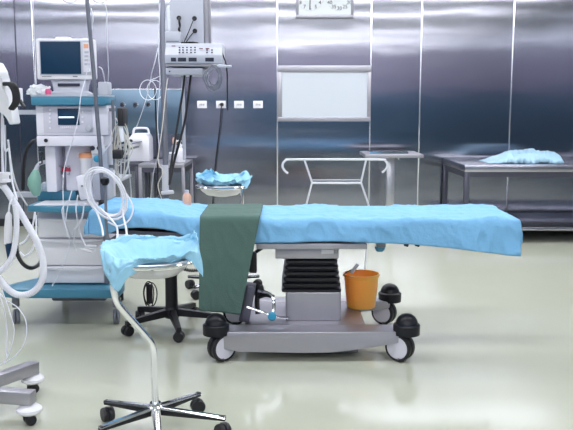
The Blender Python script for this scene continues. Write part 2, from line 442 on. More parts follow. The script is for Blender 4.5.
# base
bm = bmesh.new()
prism(bm, [(-.39,.17),(.60,.17),(.66,.165),(.655,.118),(.56,.098),(.36,.068),(.25,.055),(.10,.052),(-.26,.058),(-.345,.072),(-.385,.12)], 4.135, 4.285, r=.006)
obj('front_beam', bm, M['satin'], t)
bm = bmesh.new()
prism(bm, [(-.36,.165),(.60,.165),(.66,.16),(.655,.118),(.50,.098),(.30,.07),(-.2,.06),(-.34,.08)], 4.83, 4.95, r=.006)
obj('rear_beam', bm, M['satin'], t)
bm = bmesh.new(); bx(bm, -.24, .45, 4.285, 4.83, .085, .162, r=.006)
obj('base_plate', bm, M['satin'], t)
bm = bmesh.new(); bx(bm, .0, .40, 4.2, 4.75, .032, .084, r=.006); obj('drive_box', bm, M['dsteel'], t)
def wheel(bm_t, bm_d, c, ax, r, wd):     # twin wheel: tyre and disc meshes
    ax = Vector(ax).normalized(); q = ax.to_track_quat('Z', 'Y').to_matrix()
    for s in (-1, 1):
        lathe(bm_t, [(r*.78,-wd),(r*.94,-wd),(r,-wd*.6),(r,wd*.6),(r*.94,wd),(r*.78,wd)], 26, Vector(c)+ax*s*wd*1.25, q)
        lathe(bm_d, [(0,-wd*1.04),(r*.30,-wd*1.04),(r*.80,-wd*1.02),(r*.80,wd*1.02),(r*.30,wd*1.04),(0,wd*1.04)], 26, Vector(c)+ax*s*wd*1.25, q)
for (cx_, cy_, a) in ((-.388, 4.17, 38), (.662, 4.17, -35), (-.36, 4.90, 0), (.665, 4.90, -35)):
    hb = bmesh.new(); lathe(hb, [(.055,.145),(.073,.150),(.074,.203),(.069,.208),(.061,.211),(.057,.228),(.046,.247),(.028,.260),(.012,.265),(0,.266)], 28, (cx_, cy_, 0))
    o = obj('caster', hb, M['blackgloss'], t)
    ax = (sin(R(a)), -cos(R(a)), 0); wt, wd = bmesh.new(), bmesh.new()
    cc = (cx_+(-.035 if cx_ > 0 else .03), cy_, .077)
    wheel(wt, wd, cc, ax, .077, .016)
    obj('tyre', wt, M['black'], o); lab(obj('wheel_disc', wd, M['disc'], o), 'pale grey wheel disc')
    fk = bmesh.new(); bx(fk, cc[0]-.012, cc[0]+.012, cy_-.003, cy_+.003, .02, .144)
    tb(fk, [(cc[0], cy_-.034, .072), (cc[0], cy_+.034, .072)], .014, 12)
    obox(fk, (cc[0]+.0, cy_-.045, .015), (.016,0,0), (0,.012,0), (0,0,.006))
    obj('fork', fk, M['black'], o)
# foot pedals and levers left of the column
bm = bmesh.new()
tb(bm, [at(247,307,4.3), at(262,312,4.28), at(272,316,4.26), at(288,318,4.28)], .008, smooth=4)
tb(bm, [at(273,316,4.28), at(274,306,4.32), at(273,298,4.34), at(268,293,4.36), at(258,291,4.38)], .009, smooth=4)
obj('pedal_bar', bm, M['chrome'], t)
p = at(272, 316, 4.26)
obj('pedal_grip', lathe(bmesh.new(), [(0,-.02),(.018,-.02),(.024,-.013),(.024,.013),(.018,.02),(0,.02)], 18, p, TOY), M['tealgloss'], t)
bm = bmesh.new()
obox(bm, at(259,291,4.45), (.03,0,.01), (0,.02,0), (-.008,0,.028), r=.006)
tb(bm, [at(259,297,4.42), at(266,295,4.4), at(274,297,4.4)], .012, smooth=3)
tb(bm, [at(258,284,4.45), at(257,302,4.42), at(258,314,4.4)], .015, smooth=3)
obj('pedal_mechanism', bm, M['black'], t)
bm = bmesh.new(); obox(bm, at(247.5, 302, 4.36), (.020,0,.105), (0,.05,0), (.030,0,-.006), r=.005)
obj('pedal_guard', bm, M['dsteel'], t)
bm = bmesh.new(); obox(bm, at(253, 262, 4.42), (.022,0,0), (0,.03,0), (0,0,.06), r=.006); tb(bm, [at(256,252,4.40), at(262,248,4.40)], .01); obj('side_clamp', bm, M['black'], t)
# clamps and levers under the foot end
p = at(380, 246, 4.40)
bm = bmesh.new(); bx(bm, p.x-.022, p.x+.028, 4.36, 4.44, .60, .655, r=.005); bx(bm, p.x+.02, p.x+.10, 4.39, 4.41, .632, .655, r=.003)
tb(bm, [(p.x,4.40,.655),(p.x,4.40,.662)], .012)
o = obj('clamp', bm, M['grey'], t)
obj('clamp_knob', lathe(bmesh.new(), [(0,-.028),(.02,-.024),(.03,-.008),(.03,.004),(0,.004)], 18, (p.x+.0, 4.40, .594)), M['teal'], o)
for px in (406, 417):
    p = at(px, 247, 4.40)
    bm = bmesh.new(); bx(bm, p.x-.013, p.x+.013, 4.385, 4.415, .600, .672, r=.004); tb(bm, [(p.x+.004,4.384,.606),(p.x+.004,4.380,.606)], .008)
    obj('bolt', bm, M['black'], t)
# post with knob at the head end carrying the hose coil
PX = at(105.5, 185, 4.27).x
bm = bmesh.new(); tb(bm, [(PX+.02,4.40,.655),(PX+.01,4.27,.66),(PX,4.262,.72),(PX,4.262,.85),(PX,4.262,.985)], .0085, 10, smooth=4)
o = obj('accessory_post', bm, M['grey'], t)
kb = bmesh.new(); lathe(kb, [(0,-.024),(.014,-.021),(.024,-.008),(.026,.004),(.022,.018),(.010,.026),(0,.027)], 20, (PX, 4.255, .985)); obj('knob', kb, M['blackgloss'], o)

# drape
def fall(x):       # length of the front fall
    pts = [(-1.12,.13),(-1.03,.15),(-.98,.13),(-.93,.105),(-.75,.088),(-.62,.095),(-.52,.125),(-.47,.16),(-.3,.14),(-.1,.135),(.3,.125),(.7,.145),(1.0,.175),(1.33,.215)]
    for (a, b), (c, d) in zip(pts, pts[1:]):
        if x <= c: return b+(d-b)*max(0, (x-a))/(c-a)
    return pts[-1][1]
bm = drape_box(TX0, TX1, TY0-.012, TY1+.012, lambda x: .762+head(x)+.006, .14, .14, fall, .10, 240, 84, .0135, 3.1)
tag(obj('surgical_drape', bm, M['drape'], None, sharp=80, solid=.0025), 'long light blue drape spread over the operating table', 'drape')
# green cloth
bm = drape_box(-.478, -.145, TY0-.052, TY1-.09, lambda x: .789+head(x)*.95, 0, 0, lambda x: .545+.07*(x+.31), .0, 40, 110, .0035, 8.3, taper=-.18, skew=-.115, fl=.018)
tag(obj('folded_green_cloth', bm, M['green'], None, sharp=80, solid=.007), 'dark green folded cloth hanging over the side of the operating table', 'cloth')

# ---------------------------------------------------------------- orange bucket
B = Vector((.492, 4.89, .168)); 
B = at(361, 300, 4.70); B.z = .164
t = thing('bucket', 'orange plastic bucket standing on the wheeled base of the operating table', 'bucket', B)
bm = bmesh.new(); lathe(bm, [(0,.0),(.080,0),(.088,.006),(.100,.12),(.106,.195),(.113,.199),(.113,.212),(.104,.212),(.098,.19),(.090,.10),(.082,.012),(0,.010)], 40, B)
obj('body', bm, M['orange'], t)
bm = bmesh.new()
tb(bm, [B+Vector((-.112,0,.195)), B+Vector((-.100,-.05,.225)), B+Vector((-.062,-.09,.255)), B+Vector((-.045,-.10,.262))], .004, smooth=5)
obox(bm, B+Vector((-.052,-.10,.262)), (.020,0,.028), (0,.006,0), (.008,0,-.006), r=.002)
obj('handle', bm, M['satin'], t)

# ---------------------------------------------------------------- bowl stands
def caster_bm(bm, c, r, a, wd=.011):
    ax = Vector((cos(a), sin(a), 0)); q = ax.to_track_quat('Z', 'Y').to_matrix()
    for s in (-1, 1): lathe(bm, [(0,-wd),(r*.9,-wd),(r,-wd*.5),(r,wd*.5),(r*.9,wd),(0,wd)], 20, Vector((c[0],c[1],r))+ax*s*wd*1.3, q)
    obox(bm, (c[0], c[1], r*1.25), (.012,0,0), (0,.012,0), (0,0,r*.75), r=.003)
    return bm
RZ, RR = .755, .180
def bowl_stand(label, loc, legs, tube_ang):
    t = thing('bowl_stand', label, 'bowl stand', loc, 'chrome bowl stands', world=False)
    for k, a in enumerate(legs):
        a = R(a); d = Vector((cos(a), sin(a), 0)); s = Vector((-sin(a), cos(a), 0)); L = .315 if k == 3 else .27
        bm = bmesh.new()
        for (r0, r1, w0, w1, z0, z1) in ((.02, L, .018, .013, .112, .094),):
            p0 = d*r0; p1 = d*r1
            for zz0, zz1, ww in ((0, .0, 1.0),):
                vs = []
                for (pp, w_, z_) in ((p0, w0, z0), (p1, w1, z1)):
                    vs.append([bm.verts.new(pp+s*w_+Vector((0,0,z_-.006))), bm.verts.new(pp+s*w_*.6+Vector((0,0,z_+.002))), bm.verts.new(pp-s*w_*.6+Vector((0,0,z_+.002))), bm.verts.new(pp-s*w_+Vector((0,0,z_-.006)))])
                for i in range(4): bm.faces.new((vs[0][i], vs[0][(i+1) % 4], vs[1][(i+1) % 4], vs[1][i]))
                bm.faces.new(vs[0][::-1]); bm.faces.new(vs[1])
        o = obj('leg', bm, M['chrome'], t)
        bm = bmesh.new(); obox(bm, d*(L+.02)/2+Vector((0,0,.087)), d*(L-.02)/2, s*.011, Vector((0,0,.010)), r=.002); obj('leg_underside', bm, M['black'], o)
        e = d*(L-.012); obj('caster', caster_bm(bmesh.new(), (e.x, e.y), .032, a+1.0), M['black'], o)
    obj('hub', lathe(bmesh.new(), [(0,.075),(.030,.075),(.034,.085),(.034,.112),(.026,.118),(.024,.13),(.0,.13)], 24), M['chrome'], t)
    a = R(tube_ang); d = Vector((cos(a), sin(a), 0))
    path = [Vector((0,0,.12)), Vector((0,0,.2)), Vector((0,0,.33))+d*.001, Vector((0,0,.385))+d*.008, Vector((0,0,.43))+d*.035, Vector((0,0,.55))+d*.130, Vector((0,0,.60))+d*.165, Vector((0,0,.66))+d*.178, Vector((0,0,RZ-.005))+d*.180]
    obj('column', tube(path, .0145, 14, smooth=5), M['chrome'], t)
    obj('ring', tube([(RR*cos(k*2*pi/48), RR*sin(k*2*pi/48), RZ) for k in range(48)], .0095, 10, closed=True), M['chrome'], t)
    bm = bmesh.new(); lathe(bm, [(.165,RZ+.012),(.172,RZ+.012),(.174,RZ+.008),(.165,RZ+.004),(.148,RZ-.028),(.110,RZ-.058),(.05,RZ-.070),(0,RZ-.072)], 48, cap=False)
    obj('bowl', bm, M['steel'], t, solid=.002)
    return t
def bowl_drape(c, keys, seed, base, amp=.011):
    """crumpled sheet pushed into a bowl; keys: (angle, end height over ring, outward reach)"""
    keys = sorted(keys)
    def kf(a):
        a %= 360
        K = keys+[(keys[0][0]+360, *keys[0][1:])]
        if a < K[0][0]: a += 360
        for p, q in zip(K, K[1:]):
            if p[0] <= a <= q[0]:
                s = (a-p[0])/(q[0]-p[0]); s = s*s*(3-2*s); return [p[i]+(q[i]-p[i])*s for i in (1, 2)]
        return K[0][1:]
    def f(u, v):
        a = u*2*pi; e, o = kf(math.degrees(a)); r0 = .160
        d = Vector((cos(a), sin(a), 0)); q = Vector((cos(a)*2.2+seed, sin(a)*2.2, v*2.6))
        n1 = N.noise(q*1.5); rid = (1-abs(2*N.noise(q*2.1+Vector((7,1,2)))))
        if v < .5:
            s = v/.5; r = r0*s; z = base+(-.045+.075*s**3)*1.0+(.02*(1-s))*n1*2
        else:
            s = (v-.5)/.5; r = r0+.026*min(1, s*3.2)+o*s
            bulge = .020*min(1, s*4)+.012*sin(pi*s)
            z = base+.030+bulge*.6+(e-.02)*s**1.15
        z += amp*(n1+.9*rid**2-.4)*(.5 if .45 < v < .56 else 1); r += amp*.9*(rid**2-.3)*min(1, v*2)
        return Vector(c)+d*max(r, 0)+Vector((0, 0, z))
    return grid(bmesh.new(), f, 120, 34, closed_u=True)
FS = Vector((-.566, 3.22, 0))
bowl_stand('chrome bowl stand in the foreground with a bent column, bowl lined in blue', FS, [155, 222, 282, 347, 52], 219)
bm = bowl_drape(FS, [(353,-.085,.03),(10,.075,.005),(24,.085,.0),(60,.045,.012),(90,.045,.01),(130,.055,.015),(165,.05,.028),(195,.03,.02),(212,-.07,.012),(235,-.115,.015),(252,-.05,.01),(268,-.004,-.032),(300,-.012,-.036),(335,.0,-.025),(342,-.02,-.0)], 1.3, RZ)
tag(obj('bowl_cover', bm, M['drapepale'], None, sharp=80, solid=.002), 'light blue crumpled sheet lining the bowl of the foreground stand', 'cloth')
bm = bmesh.new()   # loose corner of the sheet hanging at the right
def ffl(u, v):
    a = at(183, 252, 3.14); b = at(196, 256, 3.22); c = at(203.5, 271, 3.24)
    p = (a*(1-u)+b*u)*(1-v)+(c+Vector((.006*(u-.5),0,0)))*v
    return p+Vector((0, .006*sin(6*u+4*v), 0))
SRC = at(223.5, 186, 5.8)
rear = bowl_stand('chrome bowl stand behind the operating table holding a blue sheet', Vector((SRC.x-.01, 5.8, 0)), [20, 92, 164, 236, 308], -35)
rear.scale = (1.06,)*3
rc = Vector((SRC.x-.01, 5.8, .045))
bm = bowl_drape(rc, [(0,.03,.03),(35,.07,.01),(90,.02,-.0),(130,.085,-.03),(160,.05,.0),(200,.015,.0),(240,.00,-.01),(275,-.01,-.02),(310,.0,-.01),(335,-.02,.02)], 9.7, RZ+.012, amp=.022)
tag(obj('bowl_cover', bm, M['drapepale'], None, sharp=80, solid=.002), 'light blue crumpled sheet heaped in the bowl behind the operating table', 'cloth')

# ---------------------------------------------------------------- black stool
st = Vector((-.725, 4.80, 0))
t = thing('stool', 'black five-legged swivel stool at the head of the operating table', 'stool', st, world=False)
t.location.z = 0
for k in range(5):
    a = R(142+72*k); d = Vector((cos(a), sin(a), 0)); s = Vector((-sin(a), cos(a), 0)); L = .31
    bm = bmesh.new()
    vs = []
    for r_, w_, z0, z1 in ((.02,.026,.085,.13),(.16,.021,.075,.112),(L,.016,.064,.090)):
        vs.append([bm.verts.new(d*r_+s*w_*q+Vector((0,0,z))) for q, z in ((1,z0),(.8,z1),(-.8,z1),(-1,z0))])
    for A, Bq in zip(vs, vs[1:]):
        for i in range(4): bm.faces.new((A[i], A[(i+1) % 4], Bq[(i+1) % 4], Bq[i]))
    bm.faces.new(vs[0][::-1]); bm.faces.new(vs[-1])
    o = obj('leg', bm, M['black'], t); e = d*(L-.01)
    obj('caster', caster_bm(bmesh.new(), (e.x, e.y), .032, a+.8+k, .013), M['black'], o)
obj('hub', lathe(bmesh.new(), [(0,.07),(.045,.07),(.048,.12),(.040,.14),(0,.14)], 24), M['black'], t)
obj('gas_column', lathe(bmesh.new(), [(.040,.13),(.037,.42),(.022,.42),(.022,.545),(0,.545)], 24), M['black'], t)
obj('seat', lathe(bmesh.new(), [(0,.545),(.125,.545),(.135,.555),(.138,.58),(.125,.60),(0,.605)], 32), M['black'], t)
bm = bmesh.new(); pts = []
a, b = at(173, 263, 4.86), at(199, 270, 4.75)
for i in range(90):
    s = i/89; p = a.lerp(b, s); pts.append(p+Vector((0, .009*cos(i*1.05), .009*sin(i*1.05)-.02*sin(pi*s))))
tag(obj('coiled_cable', tube(pts, .0035, 6), M['black']), 'black coiled cord stretching from the stool column to the green cloth', 'cable')

# ---------------------------------------------------------------- anesthesia machine
AX, AY = -1.40, 5.15
t = thing('anesthesia_machine', 'tall pale anesthesia machine with drawers on a teal wheeled base', 'anesthesia machine', (AX, AY, 0))
bm = bmesh.new()      # teal base, flared outward
prof = [(-1.80,4.83),(-1.72,4.80),(-1.11,4.80),(-1.06,4.84),(-1.06,5.0),(-1.13,5.15),(-1.13,5.60),(-1.66,5.60),(-1.66,5.15),(-1.80,4.93)]
a_ = [bm.verts.new((x,y,.19)) for x,y in prof]; b_ = [bm.verts.new((x,y,.25)) for x,y in prof]
bm.faces.new(a_[::-1]); bm.faces.new(b_)
for i in range(len(prof)): bm.faces.new((a_[i], a_[(i+1)%10], b_[(i+1)%10], b_[i]))
bmesh.ops.bevel(bm, geom=bm.edges[:], offset=.01, segments=2, profile=.5, affect='EDGES')
obj('base', bm, M['teal'], t)
for (x, y) in ((-1.745,4.90),(-1.10,4.90),(-1.60,5.5),(-1.2,5.5)):
    bm = bmesh.new(); caster_bm(bm, (x,y), .048, .25, .009); bx(bm, x-.02, x+.02, y-.02, y+.02, .11, .189, r=.006)
    obj('caster', bm, M['grey'] if y < 5 else M['black'], t)
obj('under_box', box(-1.56,-1.2,5.05,5.5,.11,.189,r=.01), M['dsteel'], t)
DX0, DX1 = at(38,250,4.93).x, at(108,250,4.93).x
obj('cabinet', box(DX0, DX1, 4.945, 5.50, .252, .735, r=.012), M['lav2'], t)
zs = [.258, .375, .555, .69]
for i, (a, b) in enumerate(zip(zs, zs[1:])):
    o = obj('drawer', box(DX0+.008, DX1-.03, 4.925, 4.946, a+.004, b-.004, r=.005), M['white'], t)
    bm = bmesh.new(); prism(bm, [(DX0+.012,b-.008),(DX0+.012,b-.016),(DX0+.12,b-.026),(DX1-.14,b-.026),(DX1-.034,b-.016),(DX1-.034,b-.008)], 4.905, 4.924, r=.003)
    obj('pull', bm, M['white'], o)
obj('side_strip', box(DX1-.026, DX1+.004, 4.918, 4.944, .258, .69, r=.004), M['grey'], t)
# worktop tray
x0, x1 = at(24,208,4.80).x, at(103,208,4.80).x
bm = bmesh.new()
pr = [(x0,4.86),(x0+.10,4.81),(x0+.2,4.79),(x1-.12,4.79),(x1-.05,4.82),(x1,4.88),(x1,5.30),(x0,5.30)]
a_ = [bm.verts.new((x,y,.737)) for x,y in pr]; b_ = [bm.verts.new((x,y,.776)) for x,y in pr]
bm.faces.new(a_[::-1]); bm.faces.new(b_)
for i in range(8): bm.faces.new((a_[i], a_[(i+1)%8], b_[(i+1)%8], b_[i]))
bmesh.ops.bevel(bm, geom=bm.edges[:], offset=.008, segments=2, profile=.5, affect='EDGES')
obj('worktop', bm, M['teal'], t)
obj('worktop_inlay', box(x0+.05, x1-.05, 4.83, 5.06, .777, .783, r=.002), M['white'], t)
bm = bmesh.new(); bx(bm, at(37,197,5.08).x, at(76,197,5.08).x, 5.08, 5.35, .777, .842, r=.008); obj('monitor_ledge', bm, M['teal'], t)
# upper body
UX0, UX1 = at(36,120,4.95).x, at(108,120,4.95).x
obj('back_column', box(UX0+.05, UX1-.04, 5.16, 5.30, .78, 1.14, r=.008), M['lav2'], t)
obj('left_upright', box(UX0+.03, UX0+.10, 5.0, 5.30, .844, 1.14, r=.01), M['lav'], t)
obj('absorber_panel', box(UX0+.135, UX0+.30, 5.09, 5.158, .844, 1.14, r=.006), M['lav'], t)
obj('mid_panel', box(UX0+.305, UX1-.01, 5.10, 5.158, .80, 1.08, r=.006), M['lav'], t)
o = obj('black_handle', tube([at(39.5,152,4.985), at(42,152,4.975), at(42,163.5,4.975), at(39.5,164,4.985)], .005, 8), M['black'], t)
obj('slot', box(at(50,175,5.08).x, at(54,175,5.08).x, 5.083, 5.089, at(50,190,5.08).z, at(50,175,5.08).z), M['black'], t)
obj('lower_fascia', box(UX0, at(104,140,4.95).x, 4.94, 5.18, 1.142, 1.208, r=.008), M['lav'], t)
obj('control_head', box(UX0, UX1, 4.95, 5.18, 1.210, 1.398, r=.008), M['lav'], t)
obj('fascia_plate', box(at(43,115,4.94).x, at(92,115,4.94).x, 4.944, 4.9495, at(0,133,4.944).z, at(0,106.5,4.944).z, r=.002), M['lav2'], t)
def zz(py, Y): return at(0, py, Y).z
o = obj('display', box(at(57.5,110,4.94).x, at(79,110,4.94).x, 4.938, 4.9435, zz(125,4.94), zz(108.5,4.94), r=.001), M['navy'], t)
lab(o, 'small dark control display')
obj('display_text', box(at(58.5,110,4.94).x, at(74,110,4.94).x, 4.9365, 4.9378, zz(118,4.94), zz(116.5,4.94)), M['screen_line'], o)
bm = bmesh.new()
for i in range(9): 
    x = at(60+2*i,110,4.94).x; bx(bm, x-.004, x+.004, 4.940, 4.9437, zz(128.5,4.94), zz(126,4.94))
obj('key_row', bm, M['lav'], t)
for px, pys in ((50,(110,114,118,122,128)),(82.5,(112,117,122))):
    for py in pys:
        p = at(px, py, 4.942); obj('button', lathe(bmesh.new(), [(.007,0),(.006,.004),(0,.004)], 10, p, TOY), M['white'], t)
p = at(89.5, 128.5, 4.944); o = obj('dial_knob', lathe(bmesh.new(), [(.024,0),(.024,.006),(.018,.008),(.017,.028),(.014,.031),(0,.031)], 24, p, TOY), M['lgrey'], t)
p = at(46, 140.5, 4.938); obj('lock', lathe(bmesh.new(), [(.012,0),(.012,.006),(0,.006)], 16, p, TOY), M['black'], t)
obj('gauge_panel', box(at(90,110,4.95).x, at(106,110,4.95).x, 4.95, 5.10, zz(200,4.95), 1.140, r=.006), M['lgrey'], t)
for px in (93, 99.5):
    p = at(px, 148, 4.948); obj('gauge', lathe(bmesh.new(), [(.015,0),(.015,.006),(0,.006)], 16, p, TOY), M['ink'], t)
obj('gauge_plate', box(at(90,110,4.945).x, at(103.5,110,4.945).x, 4.943, 4.9495, zz(153.5,4.945), zz(144.5,4.945), r=.001), M['white'], t)
for o2 in t.children:
    if o2.name.startswith('gauge') and 'panel' not in o2.name and 'plate' not in o2.name: o2.location.y -= .008
# top shelf
obj('top_shelf', box(at(31,110,4.90).x, at(106,110,4.90).x, 4.90, 5.20, 1.399, 1.452, r=.008), M['teal'], t)
obj('shelf_rim', box(at(31,110,4.92).x, at(106,110,4.92).x, 4.92, 5.19, 1.4525, 1.464, r=.003), M['lgrey'], t)
bm = bmesh.new(); bx(bm, at(99,110,5.0).x, at(109,110,5.0).x, 4.99, 5.10, 1.465, 1.545, r=.008); obj('side_box', bm, M['lgrey'], t)
obj('label_plate', box(at(59.5,110,5.085).x, at(68,110,5.085).x, 5.084, 5.0895, zz(171.5,5.085), zz(167,5.085)), M['red'], t)
for px, py in ((60,166),(69,166.5),(63,176),(69,174)):
    p = at(px, py, 5.085); obj('valve', tube([p, p+Vector((0,-.02,0))], .008), M['lgrey'], t)
# vaporiser
p = at(80.5, 0, 5.02); vz = lambda py: zz(py, 5.02)
bm = bmesh.new(); lathe(bm, [(0,vz(184)),(.040,vz(184)),(.044,vz(181)),(.044,vz(163)),(.047,vz(161)),(.050,vz(158)),(0,vz(158))], 30, (p.x, 5.04, 0))
o = obj('vaporizer', bm, M['white'], t)
bm = bmesh.new(); lathe(bm, [(.051,vz(158)),(.052,vz(155)),(.046,vz(153)),(0,vz(152.5))], 30, (p.x, 5.04, 0)); lab(obj('vaporizer_dial', bm, M['orangecap'], o), 'orange dial')
# absorber canister / flow sensor: tilted white block
bm = bmesh.new(); obox(bm, at(85, 187, 4.80), (.038,0,.008), (0,.03,0), (-.012,0,.075), r=.01)
bmesh.ops.translate(bm, verts=bm.verts[:], vec=(0,.0,.0)); o = obj('flow_sensor', bm, M['lav'], t)
bm = bmesh.new(); 
for px, py in ((82,186),(87,184)): tb(bm, [at(px,py,4.775), at(px,py,4.765)], .006)
obj('sensor_button', bm, M['grey'], o)
obj('blue_valve', lathe(bmesh.new(), [(0,0),(.016,0),(.022,.01),(.022,.03),(.012,.034),(0,.034)], 18, at(98,158.5,4.93), TOY), M['tealgloss'], t)
bm = bmesh.new(); tb(bm, [at(98,158.5,4.93), at(100,158.5,4.955)], .012); tb(bm, [at(100,157,4.93), at(107,148,4.9), at(112,140,4.95), at(110,128,5.0)], .005, smooth=5); obj('valve_hose', bm, M['tube'], t)
# breathing bag
bm = bmesh.new(); c = at(35, 183, 4.98)
lathe(bm, [(0,-.085),(.02,-.082),(.034,-.05),(.042,-.01),(.040,.03),(.026,.065),(.014,.085),(0,.088)], 22, c)
for v in bm.verts: v.co.x += .006*sin(v.co.z*40)
o = obj('breathing_bag', bm, M['gbag'], t)
bm = bmesh.new(); tb(bm, [c+Vector((.0,.02,.08)), c+Vector((.015,.04,.115)), c+Vector((.05,.05,.13)), c+Vector((.09,.06,.125))], .013, smooth=4); obj('bag_mount', bm, M['lgrey'], t)
# round dome on worktop
bm = bmesh.new(); c = at(47, 196, 5.14); lathe(bm, [(.040,.843),(.040,.86),(.032,.885),(.016,.898),(0,.90)], 24, (c.x,5.13,0)); obj('absorber_dome', bm, M['clear'], t)
# grey frame on the left side of the machine
obj('side_arm', box(at(14,110,5.2).x, UX0-.001, 5.18, 5.22, zz(114.5,5.2), zz(110,5.2)), M['lgrey'], t)
bm = bmesh.new(); bx(bm, at(10,110,5.2).x, UX0+.049, 5.18, 5.22, zz(197,5.2), zz(192,5.2))
obj('side_arm', bm, M['lgrey'], t)
# right side accessory pole
bm = bmesh.new(); p = at(113, 110, 5.0); tb(bm, [(p.x, 5.0, .99), (p.x, 5.0, 1.43)], .010, 10)
bx(bm, UX1-.05, p.x+.012, 4.985, 5.015, 1.36, 1.38); bx(bm, UX1-.05, p.x+.012, 4.985, 5.015, 1.00, 1.02)
obj('accessory_pole', bm, M['grey'], t)
for (pa, pb) in (((117,108),(123,126)), ((112,150),(121.5,159))):
    a, b = at(*pa, 4.84), at(*pb, 4.84); obj('black_holder', box(a.x, b.x, 4.84, 4.985, b.z, a.z, r=.006), M['black'], t)

bm = bmesh.new(); c = at(148.5, 285, 5.25)
for k, (rx, rz, dx) in enumerate(((.035,.095,0),(.045,.085,.01),(.028,.075,-.012))):
    tb(bm, [c+Vector((dx+rx*cos(a*pi/12), .012*k+.01*sin(a*pi/6), rz*sin(a*pi/12))) for a in range(24)], .004, 6, closed=True)
obox(bm, c+Vector((0,.03,0)), (.022,0,0), (0,.012,0), (0,0,.07), r=.01)
bmesh.ops.translate(bm, verts=bm.verts[:], vec=(0,0,.004-min(v.co.z for v in bm.verts)))
tag(obj('cable_loops', bm, M['black']), 'upright bundle of black cable loops on the floor right of the teal base', 'cable bundle')
# monitor
a, b = at(35,38.5,5.05), at(94.5,79.5,5.05)
t = thing('patient_monitor', 'white patient monitor with a dark screen on top of the anesthesia machine', 'monitor', ((a.x+b.x)/2, 5.12, 1.465))
obj('casing', box(a.x, b.x, 5.05, 5.14, b.z, a.z, r=.012), M['white'], t)
obj('carry_handle', box(a.x+.12, b.x-.16, 5.08, 5.14, a.z-.002, a.z+.012, r=.004), M['white'], t)
s0, s1 = at(40,41.5,5.048), at(81.5,74,5.048)
obj('bezel', box(s0.x-.008, at(92.5,110,5.05).x, 5.046, 5.0495, s1.z-.008, s0.z+.006, r=.001), M['lgrey'], t)
lab(obj('screen', box(s0.x, s1.x, 5.042, 5.0455, s1.z, s0.z, r=.001), M['navy'], t), 'dark blue blank screen')
k0 = at(82.5,42.5,5.045); k1 = at(91.5,72,5.045)
cp = obj('key_column', box(k0.x, k1.x, 5.042, 5.0455, k1.z, k0.z, r=.001), M['lav'], t)
q0 = at(83.5,44,5.04); lab(obj('orange_key', box(q0.x, q0.x+.03, 5.0395, 5.0415, q0.z-.026, q0.z), M['orangekey'], cp), 'pale orange key')
for py in (52,56,60,64):
    p = at(87, py, 5.041); obj('key', box(p.x-.016, p.x+.016, 5.0395, 5.0415, p.z-.008, p.z+.006, r=.001), M['lgrey'], cp)
p = at(88, 70, 5.041); obj('knob', lathe(bmesh.new(), [(.014,0),(.012,.016),(0,.016)], 16, p, TOY), M['white'], cp)
q = at(42,76.5,5.049); obj('marking', box(q.x, q.x+.06, 5.047, 5.0495, q.z-.002, q.z+.002), M['grey'], t); bm = bmesh.new()
q = at(76,76.5,5.049); bx(bm, q.x-.02, q.x+.01, 5.047, 5.0495, q.z-.003, q.z+.003); obj('marking', bm, M['grey'], t)
bm = bmesh.new(); loft(bm, [(1.4645,.125,.08),(1.475,.125,.08),(1.49,.10,.06),(1.53,.11,.05),(b.z-.001,.12,.05)], at(72,110,5.12).x, 5.12, .015); obj('foot', bm, M['lgrey'], t)
bm = bmesh.new(); q = at(64,84,5.06); bx(bm, q.x-.04, q.x+.10, 5.058, 5.0685, q.z-.014, q.z+.004); obj('port_strip', bm, M['ink'], t)

# things on the top shelf
def crumple(c, sx, sy, sz, seed, amp=.35, nu=48, nv=22, flat=True):
    def f(u, v):
        a = u*2*pi; b = v*pi; d = Vector((sin(b)*cos(a), sin(b)*sin(a), cos(b)))
        n = N.noise(d*2.0+Vector((seed,0,0)))+.6*N.noise(d*4.5+Vector((0,seed,0)))+.3*(1-abs(2*N.noise(d*8+Vector((0,0,seed)))))
        r = 1+amp*n; p = Vector((d.x*sx*r, d.y*sy*r, d.z*sz*r))
        if flat: p.z = max(p.z, -sz*.45)+sz*.45
        return Vector(c)+p
    bm = grid(bmesh.new(), f, nu, nv, closed_u=True); bmesh.ops.remove_doubles(bm, verts=bm.verts[:], dist=1e-5); return bm
c = at(39, 95, 5.0)
tag(obj('plastic_bag', crumple((c.x, 5.0, 1.465), .062, .05, .04, 4.2), M['film'], sharp=60), 'crumpled clear plastic bag on the teal shelf left of the monitor foot', 'bag')
c = at(49, 96, 4.96)
tag(obj('vial_cap', lathe(bmesh.new(), [(0,0),(.016,0),(.018,.01),(.016,.032),(.010,.036),(0,.036)], 16, (c.x, 4.945, 1.465)), M['pink'], None), 'small pink cap on the teal shelf beside the plastic bag', 'cap')
c = at(34, 90, 4.96)
tag(obj('sensor_clip', tube([at(29,90,4.97), at(36,89.5,4.97), at(44,91,4.97), at(50,87,5.0)], .008, 8, smooth=4), M['white']), 'white sensor lead lying across the plastic bag', 'sensor lead')

